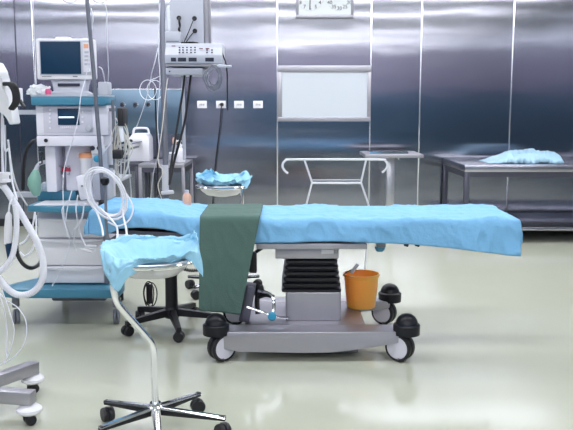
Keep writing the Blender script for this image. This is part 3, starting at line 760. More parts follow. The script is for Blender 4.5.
# drip pole clamped to the machine
t = thing('drip_pole', 'leaning grey drip pole with wire hooks beside the patient monitor', 'drip pole', (at(103,200,4.78).x, 4.78, .777))
bm = bmesh.new(); tb(bm, [Vector((at(103,205,4.86).x, 4.86, .785)), at(100,150,4.83), at(93.5,70,4.80), at(87,0,4.78), at(84.5,-26,4.77)], .0125, 12); obj('pole', bm, M['pole'], t)
for s, cx_ in ((-1, 70), (1, 100)):
    pts = [at(86.5,-12,4.78)]+[at(cx_+9*cos(R(a)), -6+9*sin(R(a)), 4.78) for a in ((180,150,120,90,60,30,0,-30) if s > 0 else (0,30,60,90,120,150,180,210))]
    obj('hook', tube(pts, .0035, 6, smooth=3), M['chrome'], t)
obj('foot_clamp', lathe(bmesh.new(), [(0,0),(.028,0),(.028,.02),(.016,.035),(0,.035)], 18, (at(103,205,4.86).x, 4.86, .777)), M['black'], t)
def cable(name, label, cat, pts, r, m, group=None, n=6, ridge=0, seg=7):
    return tag(obj(name, tube(pts, r, seg, smooth=n, ridge=ridge), M[m]), label, cat, group)
cable('drip_line', 'thin white line hanging from the drip pole hook to the grey box', 'tube', [at(103,3,4.78), at(106.5,10,4.8), at(107,40,4.85), at(108.5,70,4.95), at(108,81,5.05)], .0028, 'tube')
cable('drip_line', 'thin white line running down beside the monitor screen', 'tube', [at(91,8,4.8), at(93,20,4.8), at(90,40,4.82), at(88,65,4.9), at(85,80,4.93), at(81,95,4.89), at(79,112,4.87), at(76,128,4.87), at(70,148,4.87), at(64,170,4.87), at(63,195,4.8), at(65,225,4.76), at(70,240,4.76)], .003, 'tube')
cable('drip_line', 'thin white line hanging left of the monitor', 'tube', [at(33,-8,5.3), at(34,30,5.3), at(35.5,60,5.26), at(36,84,5.1)], .002, 'tube')
cable('sensor_cable', 'thin pale line looping from the grey box over the shelf edge', 'cable', [at(99,67,5.0), at(102,69,4.97), at(104,76,4.96), at(105,83,4.985)], .003, 'tube')

# coiled white hose on the knob
bm = bmesh.new(); pts = []
for i in range(5*28+8):
    a = 2*pi*i/28; k = i/28; rx = .088+.012*sin(k*2.1)+.005*k; rz = .116+.010*cos(k*1.7)+.004*k
    ctr = at(107.5, 193, 4.215)
    pts.append(ctr+Vector((rx*sin(a)-.10*.12*cos(a), -.010*k+.012*sin(a*1+k), rz*cos(a)+rx*.25*-sin(a))))
tb(bm, pts, .0050, 8)
tag(obj('hose_coil', bm, M['tube']), 'coil of white hose hanging on the black knob at the head of the table', 'hose')
for i, (pp, lb) in enumerate((
    ([at(93,205,4.2), at(98,215,4.17), at(102,228,4.1), at(103,236,4.05)], 'white hose end dropping from the coil with a plug, leftmost of three'),
    ([at(100,208,4.19), at(110,218,4.16), at(117,228,4.12), at(117,240,4.05), at(116,243,4.0)], 'white hose end dropping from the coil, middle of three'),
    ([at(122,203,4.19), at(123,215,4.17), at(126,228,4.12), at(127,238,4.05)], 'white hose end dropping from the coil, rightmost of three'))):
    cable('hose_end', lb, 'hose', pp, .0055, 'tube', 'hose ends below the coil')
cable('hose', 'white hose looping from the coil across the blue drape', 'hose', [at(122,188,4.2), at(130,200,4.19), at(133,210,4.18), at(128,221,4.17), at(118,226,4.15), at(108,222,4.13)], .0048, 'tube')
# lines draped over the tray front
for i, (pp, r, lb) in enumerate((
    ([at(72,190,4.74), at(68,205,4.72), at(66,222,4.74), at(70,236,4.85), at(66,255,4.85), at(58,275,4.82), at(52,286,4.80)], .0035, 'thin white line falling over the teal worktop and past the drawers'),
    ([at(78,195,4.74), at(76,210,4.73), at(80,232,4.76), at(86,246,4.7), at(95,250,4.6)], .0045, 'white lead curving down from the worktop to its plug by the drawers'),
    ([at(84,203,4.7), at(82,218,4.72), at(75,230,4.74), at(74,243,4.8), at(76,251,4.8)], .0045, 'short white lead looping below the worktop'),
    ([at(70,200,4.74), at(62,210,4.73), at(67,232,4.74)], .004, 'short white lead bunched at the worktop front'))):
    cable('monitor_lead', lb, 'cable', pp, r, 'tube')
bm = bmesh.new()
for a, b in (((80,249),(92,252)), ((84,246),(97,246.5))):
    p, q = at(*a, 4.58), at(*b, 4.58); tb(bm, [p, p.lerp(q,.25), p.lerp(q,.27), q], [.003,.003,.009,.009], 10)
tag(obj('lead_plug', bm, M['white']), 'pair of white lead plugs in front of the middle drawer', 'plug')
# tangle of pale cables hanging on the accessory pole
random.seed(11); bm = bmesh.new()
for i in range(9):
    x = 117+random.random()*6; w_ = 6+random.random()*8; h_ = 28+random.random()*26; Y = 4.88+random.random()*.05
    top = 122+random.random()*8
    J = lambda: random.uniform(-3.5, 3.5)
    tb(bm, [at(x,top,Y), at(x-w_*.3+J(),top+h_*.35+J(),Y+.01), at(x-w_*.3+J(),top+h_*.85,Y), at(x+w_*.2+J(),top+h_,Y), at(x+w_*.7+J(),top+h_*.7+J(),Y-.01), at(x+w_*.4+J(),top+h_*.25+J(),Y)], .0035, 6, closed=True, smooth=6)
tag(obj('cable_bundle', bm, M['cream']), 'tangled bundle of cream cables hanging right of the anesthesia machine', 'cable bundle')
bm = bmesh.new(); obox(bm, at(121.5,133,4.87), (.012,0,.004), (0,.012,0), (-.006,0,.055), r=.006)
tb(bm, [at(121,126,4.87), at(118,122,4.9), at(116,118,4.93)], .004, smooth=4)
tag(obj('handset', bm, M['white']), 'slim white handset hanging over the cream cable bundle', 'handset')
bm = bmesh.new(); a = at(121,175,7.9); b = at(131,175,7.9)
tb(bm, [at(128,160,7.9), at(131,190,7.9), at(131,215,7.9)], .006, smooth=3); tb(bm, [at(121,160,7.9), at(121,215,7.9)], .006)
bx(bm, a.x-.02, b.x+.0, 5.28, 7.92, zz(177,7.9), zz(174.5,7.9)); tb(bm, [at(121,215,7.9), Vector((at(121,215,7.9).x, 7.9, .004))], .008); tb(bm, [at(131,215,7.9), Vector((at(131,215,7.9).x, 7.9, .004))], .008)
tag(obj('hose_rack', bm, M['lgrey']), 'thin grey tube rack behind the coil of white hose', 'rack')

# ---------------------------------------------------------------- side tables at the back left
def leg_table(name, label, cat, x0, x1, y0, y1, z, m, legs, th=.04, lw=.035, shelf=None, apron=True, group=None, topm=None):
    t = thing(name, label, cat, ((x0+x1)/2, (y0+y1)/2, 0), group)
    obj('tabletop', box(x0, x1, y0, y1, z-th, z, r=.004), M[topm or m], t)
    for (x, y) in legs: obj('leg', box(x, x+lw, y, y+lw, 0, z-th-.0005, r=.004), M[m], t)
    if shelf: obj('shelf', box(x0+lw+.001, x1-lw-.001, y0+.005, y1-.005, shelf-.035, shelf, r=.004), M[topm or m], t)
    if apron:
        bm = bmesh.new()
        xs = sorted({x for x, y in legs}); ys = sorted({y for x, y in legs})
        bx(bm, xs[0]+lw+.001, xs[-1]-.001, ys[0]+.005, ys[0]+.02, z-th-.05, z-th-.001)
        for x in (xs[0], xs[-1]): bx(bm, x+.008, x+.028, ys[0]+lw+.001, ys[-1]-.001, z-th-.06, z-th-.001)
        obj('apron', bm, M['dsteel'], t)
    return t
sx0, sx1 = at(138,164,8.15).x, at(184.5,164,8.15).x
leg_table('side_table', 'steel side table holding the white pump bottle', 'table', sx0, sx1, 8.15, 8.9, .79, 'satin', [(sx0,8.15),(sx1-.035,8.15),(sx0,8.865),(sx1-.035,8.865)], shelf=None, apron=True)
leg_table('side_table', 'steel side table under the white suction unit', 'table', -2.4, sx0-.03, 8.3, 8.9, .79, 'dsteel', [(-2.4,8.3),(sx0-.065,8.3),(-2.4,8.865),(sx0-.065,8.865)], topm='dsteel')
# suction unit
c = at(138.5, 145, 8.5); w2 = .093
t = thing('suction_unit', 'white portable suction unit with a carrying handle on the back table', 'suction unit', (c.x, 8.6, .791))
zt2 = zz(133.5, 8.5)
x0, x1 = at(128,140,8.48).x, at(149,140,8.48).x
bm = bmesh.new(); prism(bm, [(x0,.791),(x1,.791),(x1,zt2-.05),(x1-.03,zt2),(x0+.05,zt2),(x0,zt2-.06)], 8.48, 8.74, r=.01); obj('body', bm, M['white'], t)
bm = bmesh.new(); tb(bm, [(x0+.035,8.6,zt2-.01),(x0+.045,8.6,zt2+.04),(x0+.075,8.6,zt2+.055),(x1-.05,8.6,zt2+.055),(x1-.025,8.6,zt2+.03),(x1-.02,8.6,zt2-.01)], 0.013, 8, smooth=4); obj('handle', bm, M['white'], t)
obj('nozzle', lathe(bmesh.new(), [(.024,0),(.024,.01),(.016,.024),(0,.024)], 16, (x0+.03, 8.479, zt2-.085), TOY), M['black'], t)
bm = bmesh.new(); bx(bm, x0+.08, x0+.15, 7.075, 8.4795, zt2-.09, zt2-.08); bx(bm, x0+.10, x0+.12, 7.075, 8.4795, zt2-.15, zt2-.13); obj('marking', bm, M['grey'], t)
# pump bottle
def up(prof, k=1.2): return [(a*k, b*k) for a, b in prof]
q = Vector((sx1-.075, 8.4, .791))
t = thing('pump_bottle', 'white pump dispenser bottle near the corner of the side table', 'bottle', q)
obj('body', lathe(bmesh.new(), up([(0,0),(.040,0),(.045,.008),(.045,.09),(.040,.11),(.016,.128),(.016,.14),(0,.14)]), 24, q), M['white'], t)
bm = bmesh.new(); lathe(bm, up([(.018,.141),(.018,.158),(.007,.160),(.007,.19),(0,.19)]), 16, q)
tb(bm, [q+Vector((.014,0,.226)), q+Vector((-.014,0,.230)), q+Vector((-.054,0,.218))], .008, 8, smooth=3); obj('pump', bm, M['white'], t)
c = q+Vector((-.10,.1,0))
t = thing('clear_jar', 'small clear jar standing left of the pump bottle', 'jar', c)
obj('body', lathe(bmesh.new(), up([(0,0),(.035,0),(.038,.006),(.038,.05),(.028,.065),(.028,.07),(0,.07)]), 20, c), M['clear'], t)
obj('lid', lathe(bmesh.new(), up([(.030,.071),(.030,.085),(0,.087)]), 20, c), M['white'], t)
c = q+Vector((-.10,.28,0))
t = thing('pink_cap_bottle', 'slim bottle with a pink cap at the back of the side table', 'bottle', c)
obj('body', lathe(bmesh.new(), up([(0,0),(.026,0),(.028,.006),(.028,.13),(.014,.15),(0,.15)]), 20, c), M['clear'], t)
obj('cap', lathe(bmesh.new(), up([(.018,.151),(.020,.19),(.014,.21),(0,.212)]), 20, c), M['peach'], t)
# peach bottle on the covered head section
c = at(187, 197, 4.76); zb_ = .762+head(c.x)+.010
t = thing('peach_bottle', 'small peach bottle standing at the back edge of the draped table', 'bottle', (c.x, 4.76, zb_))
obj('body', lathe(bmesh.new(), [(0,0),(.024,0),(.026,.006),(.026,.055),(.012,.075),(0,.075)], 20, (c.x,4.76,zb_+.001)), M['peach'], t)
obj('cap', lathe(bmesh.new(), [(.013,.077),(.013,.092),(0,.094)], 14, (c.x,4.76,zb_)), M['lgrey'], t)

# ---------------------------------------------------------------- supply pendant and equipment stand
PY = 6.2
x0, x1 = at(172,110,PY).x, at(205,110,PY).x
t = thing('supply_pendant', 'pale grey ceiling supply pendant with black outlets and an equipment shelf', 'pendant', ((x0+x1)/2, PY+.1, ZC-.001))
zl = zz(63, PY)
bm = bmesh.new(); bx(bm, x0, x1, PY, PY+.22, zl+.01, ZC-.002, r=.006); obj('column', bm, M['lgrey'], t)
bm = bmesh.new(); bx(bm, x1+.001, x1+.038, PY+.0, PY+.22, zl+.01, ZC-.002, r=.008); obj('edge_rail', bm, M['satin'], t)
for px, py in ((179,18),(194.5,18.5),(195,31)):
    p = at(px, py, PY); obj('outlet', lathe(bmesh.new(), [(.018,0),(.018,.006),(.012,.008),(.012,.03),(0,.03)], 18, (p.x, PY-.001, p.z), TOY), M['black'], t)
bm = bmesh.new(); xa, xb = at(166.5,110,PY-.25).x, at(212,110,PY-.25).x
bx(bm, xa, xb, PY-.25, PY+.2, zz(66.5,PY-.25), zz(63.8,PY-.25), r=.004); obj('shelf', bm, M['satin'], t)
dr = obj('drawer', box(xa, at(203,110,PY-.25).x, PY-.245, PY+.18, zz(74.5,PY-.25), zz(68,PY-.25), r=.004), M['lgrey'], t)
bm = bmesh.new(); p = at(167,71.5,PY-.25); tb(bm, [(p.x+.02,PY-.25,p.z),(p.x+.02,PY-.256,p.z)], .006); obj('drawer_lock', bm, M['black'], dr)
bm = bmesh.new(); p = at(181.5,0,PY); tb(bm, [(p.x,PY,zz(75,PY)),(p.x,PY,zz(160,PY))], .013, 12); obj('drop_tube', bm, M['lgrey'], t)
zsh = zz(63.8, PY-.25)
# electrosurgical generator
xa, xb = at(166,110,PY-.27).x, at(222.5,110,PY-.27).x
t = thing('electrosurgical_unit', 'wide grey electrosurgical generator with dark displays on the pendant shelf', 'generator', ((xa+xb)/2, PY-.1, zsh+.001))
z1, z0, zm = zz(43.5,PY-.2), zsh+.002, zz(55,PY-.27)
bm = bmesh.new()
prof = [(PY-.27,z0),(PY-.27,zm),(PY-.22,z1-.03),(PY-.21,z1),(PY-.01,z1),(PY-.01,z0)]
a_ = [bm.verts.new((xa,y,z)) for y,z in prof]; b_ = [bm.verts.new((xb,y,z)) for y,z in prof]
bm.faces.new(a_); bm.faces.new(b_[::-1])
for i in range(6): bm.faces.new((a_[i], b_[i], b_[(i+1)%6], a_[(i+1)%6]))
bmesh.ops.bevel(bm, geom=bm.edges[:], offset=.004, segments=2, profile=.5, affect='EDGES')
obj('casing', bm, M['lgrey'], t)
for a, b in ((172,177),(179,187),(189.5,197.5),(206,214.5)):
    obj('display', box(at(a,110,PY-.27).x, at(b,110,PY-.27).x, PY-.275, PY-.2705, zz(61.5,PY-.27), zz(57.7,PY-.27)), M['ink'], t)
bm = bmesh.new()
for px in (179.5,183,187,191,195,207,212):
    for py in (47.5,50,52.5):
        if px > 200 and py < 50: continue
        yy = PY-.272+.05*(55-py)/9.5; p = at(px, py, yy-.006); obox(bm, p, (.006,0,0), (0,.004,0), (0,0,.004))
obj('buttons', bm, M['ink'], t)
bm = bmesh.new()
for px, py in ((173.5,46),(201,48.5),(207.5,48.5)):
    yy = PY-.272+.05*(55-py)/9.5; p = at(px, py, yy-.004); obox(bm, p, (.014,0,0), (0,.004,0), (0,0,.003))
obj('readout', bm, M['navyred'], t)
# small module on top left, flat black pad on top
xa2, xb2 = at(166.5,110,PY-.19).x, at(181.5,110,PY-.19).x
t2 = thing('small_module', 'small pale box module standing on the electrosurgical generator', 'module', ((xa2+xb2)/2, PY-.12, z1+.001))
obj('casing', box(xa2, xb2, PY-.19, PY-.04, z1+.001, zz(31.5,PY-.19), r=.005), M['lgrey'], t2)
obj('front_strip', box(xa2+.01, xb2-.01, PY-.194, PY-.1905, z1+.012, z1+.02), M['grey'], t2)
tag(obj('black_cable_pad', crumple((at(190,110,PY-.15).x+.0, PY-.12, z1+.001), .075, .05, .012, 2.2, amp=.25), M['black']), 'flat black bundle lying on top of the electrosurgical generator', 'cable bundle')
cable('pendant_cable', 'black cable plugged into the upper right outlet of the pendant', 'cable', [at(194.5,18.5,PY-.03), at(193,21,PY-.06), at(189,31,PY-.09), at(185,40,PY-.10), at(184,42.8,PY-.11)], .004, 'black')
cable('pendant_cable', 'black cable plugged into the lower right outlet of the pendant', 'cable', [at(195,31,PY-.03), at(193,33,PY-.06), at(189,38,PY-.09), at(186,42.5,PY-.1)], .004, 'black')
cable('pendant_cable', 'black cable plugged into the left outlet of the pendant', 'cable', [at(179,18,PY-.03), at(179.3,22,PY-.05), at(179.8,26,PY-.04), at(179,29,PY-.05), at(179.5,31,PY-.03)], .009, 'black')
cable('power_cable', 'black cable hanging from the pendant shelf, left of the two', 'cable', [at(184.8,74,PY-.1), at(183,90,PY-.12), at(179,115,PY-.14), at(175,140,PY-.2), at(171,165,PY-.25), at(169.5,185,PY-.3)], .009, 'black')
cable('power_cable', 'black cable hanging from the pendant shelf, right of the two', 'cable', [at(191,74,PY-.1), at(188.5,95,PY-.12), at(185,120,PY-.14), at(180,140,PY-.18), at(174,162,PY-.2), at(169.5,185,PY-.28)], .010, 'black')
cable('power_cable', 'thin black cable dropping from the right end of the generator past the sockets', 'cable', [at(221,50,PY-.2), at(224,58,PY-.19), at(226,64,PY-.19), at(227.2,75,PY-.19), at(227.3,92,PY-.1), at(227.6,110,PY)], .0055, 'black')
bm = bmesh.new(); random.seed(3)
for i in range(7):
    cx_ = 213+random.random()*6-2; w_ = 4.5+random.random()*4; h_ = 17+random.random()*8
    tb(bm, [at(cx_-1,67,PY-.29), at(cx_-w_,67+h_*.45,PY-.30), at(cx_-w_*.5,67+h_*.95,PY-.3), at(cx_+w_*.5,67+h_*.95,PY-.29), at(cx_+w_,67+h_*.4,PY-.3), at(cx_+2,66,PY-.29)], .0035, 6, closed=True, smooth=6)
tag(obj('coiled_cable', bm, M['grey']), 'coiled grey cable hanging at the right end of the pendant shelf', 'cable')
bm = bmesh.new(); tb(bm, [at(218,66,PY-.29), at(226,66.5,PY-.29)], .014, 10); tb(bm, [at(226,66.5,PY-.29), at(231.5,66,PY-.29)], .009, 10); tb(bm, [at(218,66,PY-.29), at(212,65.5,PY-.26)], .008, 8)
tag(obj('cable_connector', bm, M['lgrey']), 'pale connector handpiece sticking out right of the pendant shelf', 'connector')
# equipment stand (tall floor pole)
EY = 7.8
p = at(164, 100, EY)
t = thing('equipment_stand', 'tall grey floor pole standing left of the ceiling pendant', 'stand', (p.x, EY, 0))
obj('pole', tube([(p.x,EY,.06),(p.x,EY,2.9)], .029, 16), M['pole'], t)
bm = bmesh.new()
tb(bm, [(p.x,EY-.03,zz(165,EY)),(p.x,EY-.03,zz(190,EY))], .034, 12); obox(bm, at(167.5,192.5,EY-.05), (.060,0,.006), (0,.035,0), (-.006,0,.018), r=.008)
obj('clamp', bm, M['lgrey'], t)
for k in range(4):
    a = R(45+90*k); bm = bmesh.new(); d = Vector((cos(a), sin(a), 0)); obox(bm, Vector((p.x,EY,.08))+d*.11, d*.11, Vector((-d.y,d.x,0))*.016, Vector((0,0,.014)), r=.003)
    o = obj('leg', bm, M['grey'], t); e = Vector((p.x,EY,0))+d*.20; obj('caster', caster_bm(bmesh.new(), (e.x,e.y), .03, a), M['black'], o)
# IV bag on the pendant side
c = at(169, 14, EY)
t = thing('drip_bag', 'clear drip bag hanging beside the tall grey pole', 'drip bag', (c.x, EY, zz(30,EY)))
obj('bag', crumple((c.x, EY, zz(12,EY)-.11), .042, .022, .155, 1.7, amp=.22, flat=False), M['clear'], t)
bm = bmesh.new(); tb(bm, [(p.x+.01,EY,zz(-4,EY)),(c.x-.01,EY,zz(-5,EY)),(c.x,EY,zz(-2,EY))], .004, smooth=4); obj('hanger', bm, M['chrome'], t)
cable('drip_line', 'thin white line slanting down behind the tall grey pole', 'tube', [at(158,48,EY), at(155,62,EY), at(152,72,EY+.05), at(148,92,EY+.3), at(141,115,EY+.5), at(136,128,EY+.6)], .004, 'tube')
bm = bmesh.new(); c = at(151, 90, EY+.05)
for k, (dx, rr) in enumerate(((-3,.082),(4,.079))):
    cc = at(151+dx, 90, EY+.05); tb(bm, [cc+Vector((rr*cos(a*pi/12), .004*k, rr*1.2*sin(a*pi/12))) for a in range(24)], .0035, 6, closed=True)
tb(bm, [at(151,80,EY+.05), at(156,78,EY+.03), at(160,76,EY)], .0035)
tag(obj('tube_loops', bm, M['tube']), 'two loops of thin white tubing hanging left of the tall grey pole', 'tube')
cable('thin_tube', 'long thin white tube running down the left side of the tall grey pole', 'tube', [at(160,3,EY-.03), at(158.5,50,EY-.03), at(160,80,EY-.03), at(157.5,120,EY-.03), at(159,150,EY-.03), at(154,170,EY), at(151,195,EY), at(150,215,EY)], .0045, 'tubeg')
cable('thin_tube', 'pale thin tube winding around the foot of the tall grey pole', 'tube', [at(168,78,EY-.04), at(166,90,EY-.04), at(162,130,EY-.05), at(158,160,EY-.05), at(163,172,EY-.06), at(158,185,EY-.05), at(162,200,EY-.05)], .0045, 'cream')
cable('thin_tube', 'dark thin tube running straight down behind the tall grey pole', 'tube', [at(155,88,EY+.1), at(156,120,EY+.1), at(157.5,150,EY+.05), at(158,195,EY+.05)], .008, 'black')
cable('thin_tube', 'pale thin tube curling right of the tall grey pole', 'tube', [at(170,166,EY-.06), at(171,175,EY-.06), at(167,184,EY-.06), at(170,192,EY-.06)], .0035, 'tubeg')

# ---------------------------------------------------------------- centre back: hamper frame and instrument stand
HY = 5.8
t = thing('linen_hamper_frame', 'thin white tubular hamper frame with hooked ends behind the operating table', 'hamper frame', (at(336,180,HY).x, HY+.15, 0))
g = lambda px, py, d=0: at(px, py, HY+d)
bm = bmesh.new()
tb(bm, [g(288,173.5), g(285,171), g(282.8,167.5), g(283,163.5), g(286,160.2), g(290,159.6), g(335,159.4), g(381,159.6), g(385,160.5), g(387.2,164), g(386.8,168), g(384,171), g(382,172.5)], .0085, 10, smooth=5)
obj('top_rail', bm, M['white'], t)
for s in (-1, 1):
    xs = (304.5, 312, 306) if s < 0 else (366, 361, 369)
    a, b, c = g(xs[0],160), g(xs[1],182.5), g(xs[2],206,.05); 
    e = Vector((c.x+(.02 if s < 0 else -.03), HY+.05, .006))
    obj('leg', tube([a, b, c, e], .0075, 10), M['white'], t)
obj('crossbar', tube([g(312,183), g(361,183)], .0085, 10), M['white'], t)
obj('crossbar', tube([g(312,180,.06), g(361,180,.06)], .004, 8), M['lgrey'], t)
# instrument stand
IY = 7.95
xa, xb = at(366,110,IY).x, at(425,110,IY).x; zt3 = zz(157.5, IY)+.03
t = thing('instrument_stand', 'steel instrument stand with a single post and flat tray top', 'instrument stand', (at(391.5,110,IY+.4).x, IY+.4, 0))
obj('top', box(xa+.0, xb, IY, IY+.62, zt3-.035, zt3, r=.004), M['satin'], t)
xx = at(391.5,110,IY+.4).x
obj('post', box(xx-.042, xx+.042, IY+.37, IY+.43, .021, zt3-.036, r=.006), M['steel'], t)
obj('foot_plate', box(xx-.09, xx+.09, IY+.32, IY+.49, .0, .02, r=.004), M['satin'], t)
obj('crank_bolt', lathe(bmesh.new(), [(0,-.018),(.01,-.018),(.012,0),(0,0)], 14, (at(400,110,IY).x, IY+.03, zt3-.036)), M['chrome'], t)
ta, tbx = at(370,110,IY+.08).x, at(409,110,IY+.08).x
bm = bmesh.new()
def tray(u, v):
    x = ta+(tbx-ta)*u; y = IY+.06+.28*v; e = min(u, 1-u, v, 1-v)
    return Vector((x, y, zt3+.003+(.022 if e < .02 else 0)))
bx(bm, ta, tbx, IY+.06, IY+.34, zt3+.001, zt3+.005)
bx(bm, ta, tbx, IY+.06, IY+.066, zt3+.005, zt3+.024); bx(bm, ta, tbx, IY+.334, IY+.34, zt3+.005, zt3+.024); bx(bm, ta, ta+.006, IY+.066, IY+.334, zt3+.005, zt3+.024); bx(bm, tbx-.006, tbx, IY+.066, IY+.334, zt3+.005, zt3+.024)
tag(obj('instrument_tray', bm, M['chrome']), 'shallow bright metal tray lying on the instrument stand', 'tray')

# ---------------------------------------------------------------- right hand work table
wx0 = at(465,166,7.85).x
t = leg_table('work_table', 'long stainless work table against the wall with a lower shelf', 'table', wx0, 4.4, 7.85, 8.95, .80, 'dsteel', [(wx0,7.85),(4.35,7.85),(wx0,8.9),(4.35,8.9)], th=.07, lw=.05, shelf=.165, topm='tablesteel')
# folded wrap
x0, x1 = at(487,110,8.2).x, at(562,110,8.2).x
def wrapf(u, v):
    x = x0+(x1-x0)*u; y = 8.05+.45*v
    prof = [(0,.0),(.10,.02),(.2,.045),(.33,.075),(.5,.085),(.72,.08),(.93,.075),(.98,.06),(1,.012)]
    for (a, b), (c_, d) in zip(prof, prof[1:]):
        if u <= c_: h = b+(d-b)*(u-a)/(c_-a); break
    e = min(v, 1-v)*6; h *= min(1, e)**.5 if e > 0 else 0
    q = Vector((u*6, v*4, 2)); n = N.noise(q*1.2)+.7*(1-abs(2*N.noise(q*2.1)))-.35
    n += .5*(1-abs(2*N.noise(q*4+Vector((3,3,3)))))-.25
    h = h*(1+.25*n)+.010*n*min(1, 8*min(u,1-u))
    return Vector((x+.02*n*v, y+.025*n, .803+max(h*1.15, .0)))
bm = grid(bmesh.new(), wrapf, 90, 40)
bot = [v for v in bm.verts]
tag(obj('wrapped_sheet', bm, M['wrap'], sharp=70, solid=.003), 'crumpled pale blue wrapped sheet lying on the long work table', 'cloth')

# ---------------------------------------------------------------- left foreground equipment
hub = Vector((-1.46, 3.35, 0))
t = thing('ventilator_stand', 'steel stand at the left edge with flat feet and white-capped casters', 'stand', hub)
for (e, zt4) in ((Vector((-1.235,3.70,0)), .158), (Vector((-1.115,3.29,0)), .146), (Vector((-1.80,3.60,0)), .15), (Vector((-1.7,3.1,0)), .15)):
    d = (e-hub); L = d.length; d.normalize(); s = Vector((-d.y, d.x, 0)); bm = bmesh.new()
    obox(bm, hub+d*L*.5+Vector((0,0,.124)), d*L*.5, s*.028, Vector((0,0,.029)), r=.003)
    o = obj('leg', bm, M['satin'], t); c = hub+d*(L-.022)
    bm = bmesh.new(); lathe(bm, [(0,.050),(.040,.050),(.056,.062),(.055,.074),(.036,.088),(0,.094)], 28, (c.x, c.y, 0)); obj('caster_cap', bm, M['white'], o)
    bm = bmesh.new(); caster_bm(bm, (c.x,c.y), .024, 2.2, .012); bx(bm, c.x-.012, c.x+.012, c.y-.012, c.y+.012, .03, .0495); obj('caster', bm, M['black'], o)
obj('column', tube([(hub.x,hub.y,.154),(hub.x,hub.y,1.55)], .03, 16), M['satin'], t)
obj('column_foot', lathe(bmesh.new(), [(0,.1),(.06,.1),(.06,.165),(.04,.19),(0,.19)], 24, hub), M['satin'], t)
LY = 3.6
bm = bmesh.new(); tb(bm, [(hub.x,hub.y,1.02),(hub.x+.02,3.5,1.02), at(6,183,LY)], .008, 8)
bm2 = bmesh.new(); p = at(3,182,LY); lathe(bm2, [(0,0),(.035,0),(.035,.012),(.028,.014),(.028,.03),(.034,.032),(.034,.044),(0,.044)], 22, p); 
o = obj('hose_arm', bm, M['satin'], t); obj('hose_port', bm2, M['white'], o)
# thick breathing hoses
def hose(label, pts, r, m='tube'):
    P = smooth_path(pts, 14); return tag(obj('breathing_hose', tube(P, r, 12, ridge=.10), M[m]), label, 'hose')
hose('thick white corrugated hose arching from the stand across the teal base', [at(-4,184,LY), at(4,187,LY), at(14,202,LY), at(27,224,LY), at(37,242,LY), at(43,262,LY), at(42,280,LY), at(33,292,LY), at(20,295,LY), at(9,290,LY), at(-3,276,LY), at(-14,262,LY)], .0165)
hose('thick white corrugated hose hanging vertically near the left edge', [at(15,205,LY-.06), at(16.5,218,LY-.06), at(16,236,LY-.06), at(12.5,255,LY-.06), at(6,266,LY-.06), at(-2,273,LY-.06), at(-12,282,LY-.06)], .0135)
cable('thin_hose', 'thin white hose falling from upper left to the vertical corrugated hose', 'tube', [at(3,118,LY), at(5,150,LY), at(9,150,LY), at(12,180,LY), at(17,200,LY-.06)], .0045, 'tube')
cable('thin_hose', 'thin pale tube hanging straight down at the left edge', 'tube', [at(2,112,LY), at(2,140,LY), at(3,180,LY)], .006, 'tube')
cable('thin_hose', 'thin grey tube running down beside the left edge', 'tube', [at(5,125,LY+.02), at(5.5,160,LY+.02), at(5,178,LY+.02)], .004, 'tubeg')
cable('thin_hose', 'thin white tube slanting across the side arm toward the teal worktop', 'tube', [at(8,140,LY+.1), at(12,170,LY+.2), at(18,190,LY+.4), at(27,205,LY+.9)], .005, 'tube')
t = thing('suction_wand', 'white suction wand with a dark blue tip hanging at the left edge', 'suction wand', at(9,262,LY-.05))
bm = bmesh.new(); a, b = at(8.8,212,LY-.05), at(7.5,244,LY-.05); tb(bm, [a, a.lerp(b,.1), a.lerp(b,.5), b], [.006,.014,.018,.015], 12); obj('grip', bm, M['white'], t)
bm = bmesh.new(); a, b = at(8.5,243,LY-.05), at(9.3,259,LY-.05); tb(bm, [a, a.lerp(b,.3), b], [.016,.015,.008], 12); obj('tip', bm, M['navy'], t)
bm = bmesh.new(); a = at(9,211,LY-.05); b = at(16,203,LY-.06); tb(bm, [at(8.8,212,LY-.05), at(10,203,LY-.05), at(14,196,LY-.03)], .004, smooth=4); obj('lead', bm, M['tube'], t)
cable('black_hose', 'black hose sagging below the side arm left of the drawers', 'hose', [at(16,246,4.5), at(18,256,4.5), at(24,265,4.5), at(32,268,4.55), at(39,264,4.7), at(43,256,4.85)], .012, 'black')
cable('black_hose', 'black hose arching up from behind the side arm', 'hose', [at(23,190,5.1), at(24,165,5.1), at(27,150,5.1), at(32,142,5.1), at(37,140,5.15)], .011, 'black')
cable('thin_hose', 'white thin hose curving below the side arm in front of the black hose', 'tube', [at(35,212,4.6), at(32,228,4.6), at(26,240,4.6), at(20,244,4.6)], .006, 'tube')
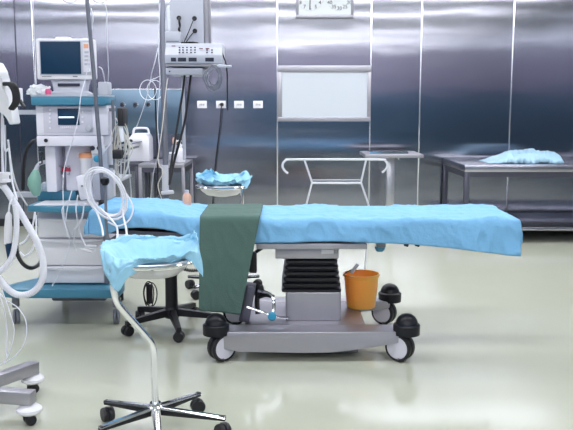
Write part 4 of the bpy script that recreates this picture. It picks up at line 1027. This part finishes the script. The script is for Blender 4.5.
cable('thin_hose', 'white thin hose looping lower beside the drawers', 'tube', [at(36,215,4.6), at(36,235,4.6), at(32,250,4.6), at(25,256,4.6), at(20,252,4.6)], .006, 'tube')
cable('floor_line', 'thin white line looping widest down to the floor at left', 'tube', [at(-2,291,LY), at(6,300,LY), at(18,308,LY), at(26,322,LY), at(25,340,LY), at(16,355,LY), at(6,362,LY), at(-4,366,LY)], .0028, 'tube')
cable('floor_line', 'thin white line hanging nearest the left edge above the steel feet', 'tube', [at(0,295,LY+.02), at(5,315,LY+.02), at(7,335,LY+.02), at(6,358,LY+.02)], .0028, 'tube')
cable('floor_line', 'thin white line bending inward between the other two floor lines', 'tube', [at(2,290,LY-.02), at(9,310,LY-.02), at(14,330,LY-.02), at(10,350,LY-.02), at(4,362,LY-.02)], .0028, 'tube')
# white equipment arm and black straps, upper left
t = thing('equipment_boom', 'white angled equipment boom with black cable loops at the left edge', 'equipment boom', (hub.x, hub.y, 1.3))
bm = bmesh.new()
prism(bm, [(at(x,110,3.52).x, zz(y,3.52)) for x, y in ((-30,60),(-2,62),(3,72),(2,80),(5,86),(7,98),(11,108),(13,124),(8,125),(4,112),(-2,110),(-30,112))], 3.52, 3.62, r=.008)
obj('boom', bm, M['white'], t)
bm = bmesh.new()
for k in range(5):
    o_ = k*1.3; tb(bm, [at(3+o_*.6,84,LY-.1+.01*k), at(9+o_,84.5,LY-.1), at(13.5+o_*.8,92,LY-.1), at(14+o_*.8,102,LY-.1), at(10+o_*.5,109,LY-.09)], .009, 8, smooth=5)
obj('cable_loop', bm, M['black'], t)
bm = bmesh.new(); a, b = at(18,88,LY+.06), at(21.5,106,LY+.06); bx(bm, a.x, b.x, LY+.03, LY+.09, b.z, a.z, r=.004); tb(bm, [at(8,98,LY+.02), at(19,98,LY+.06)], .008); obj('end_plate', bm, M['white'], t)
bm = bmesh.new(); tb(bm, [at(20,101,LY+.06), at(25,107.5,LY+.02)], [.010,.007], 10); obj('lever', bm, M['black'], t)

for o in bpy.data.objects:
    if '_w' in o: del o['_w']
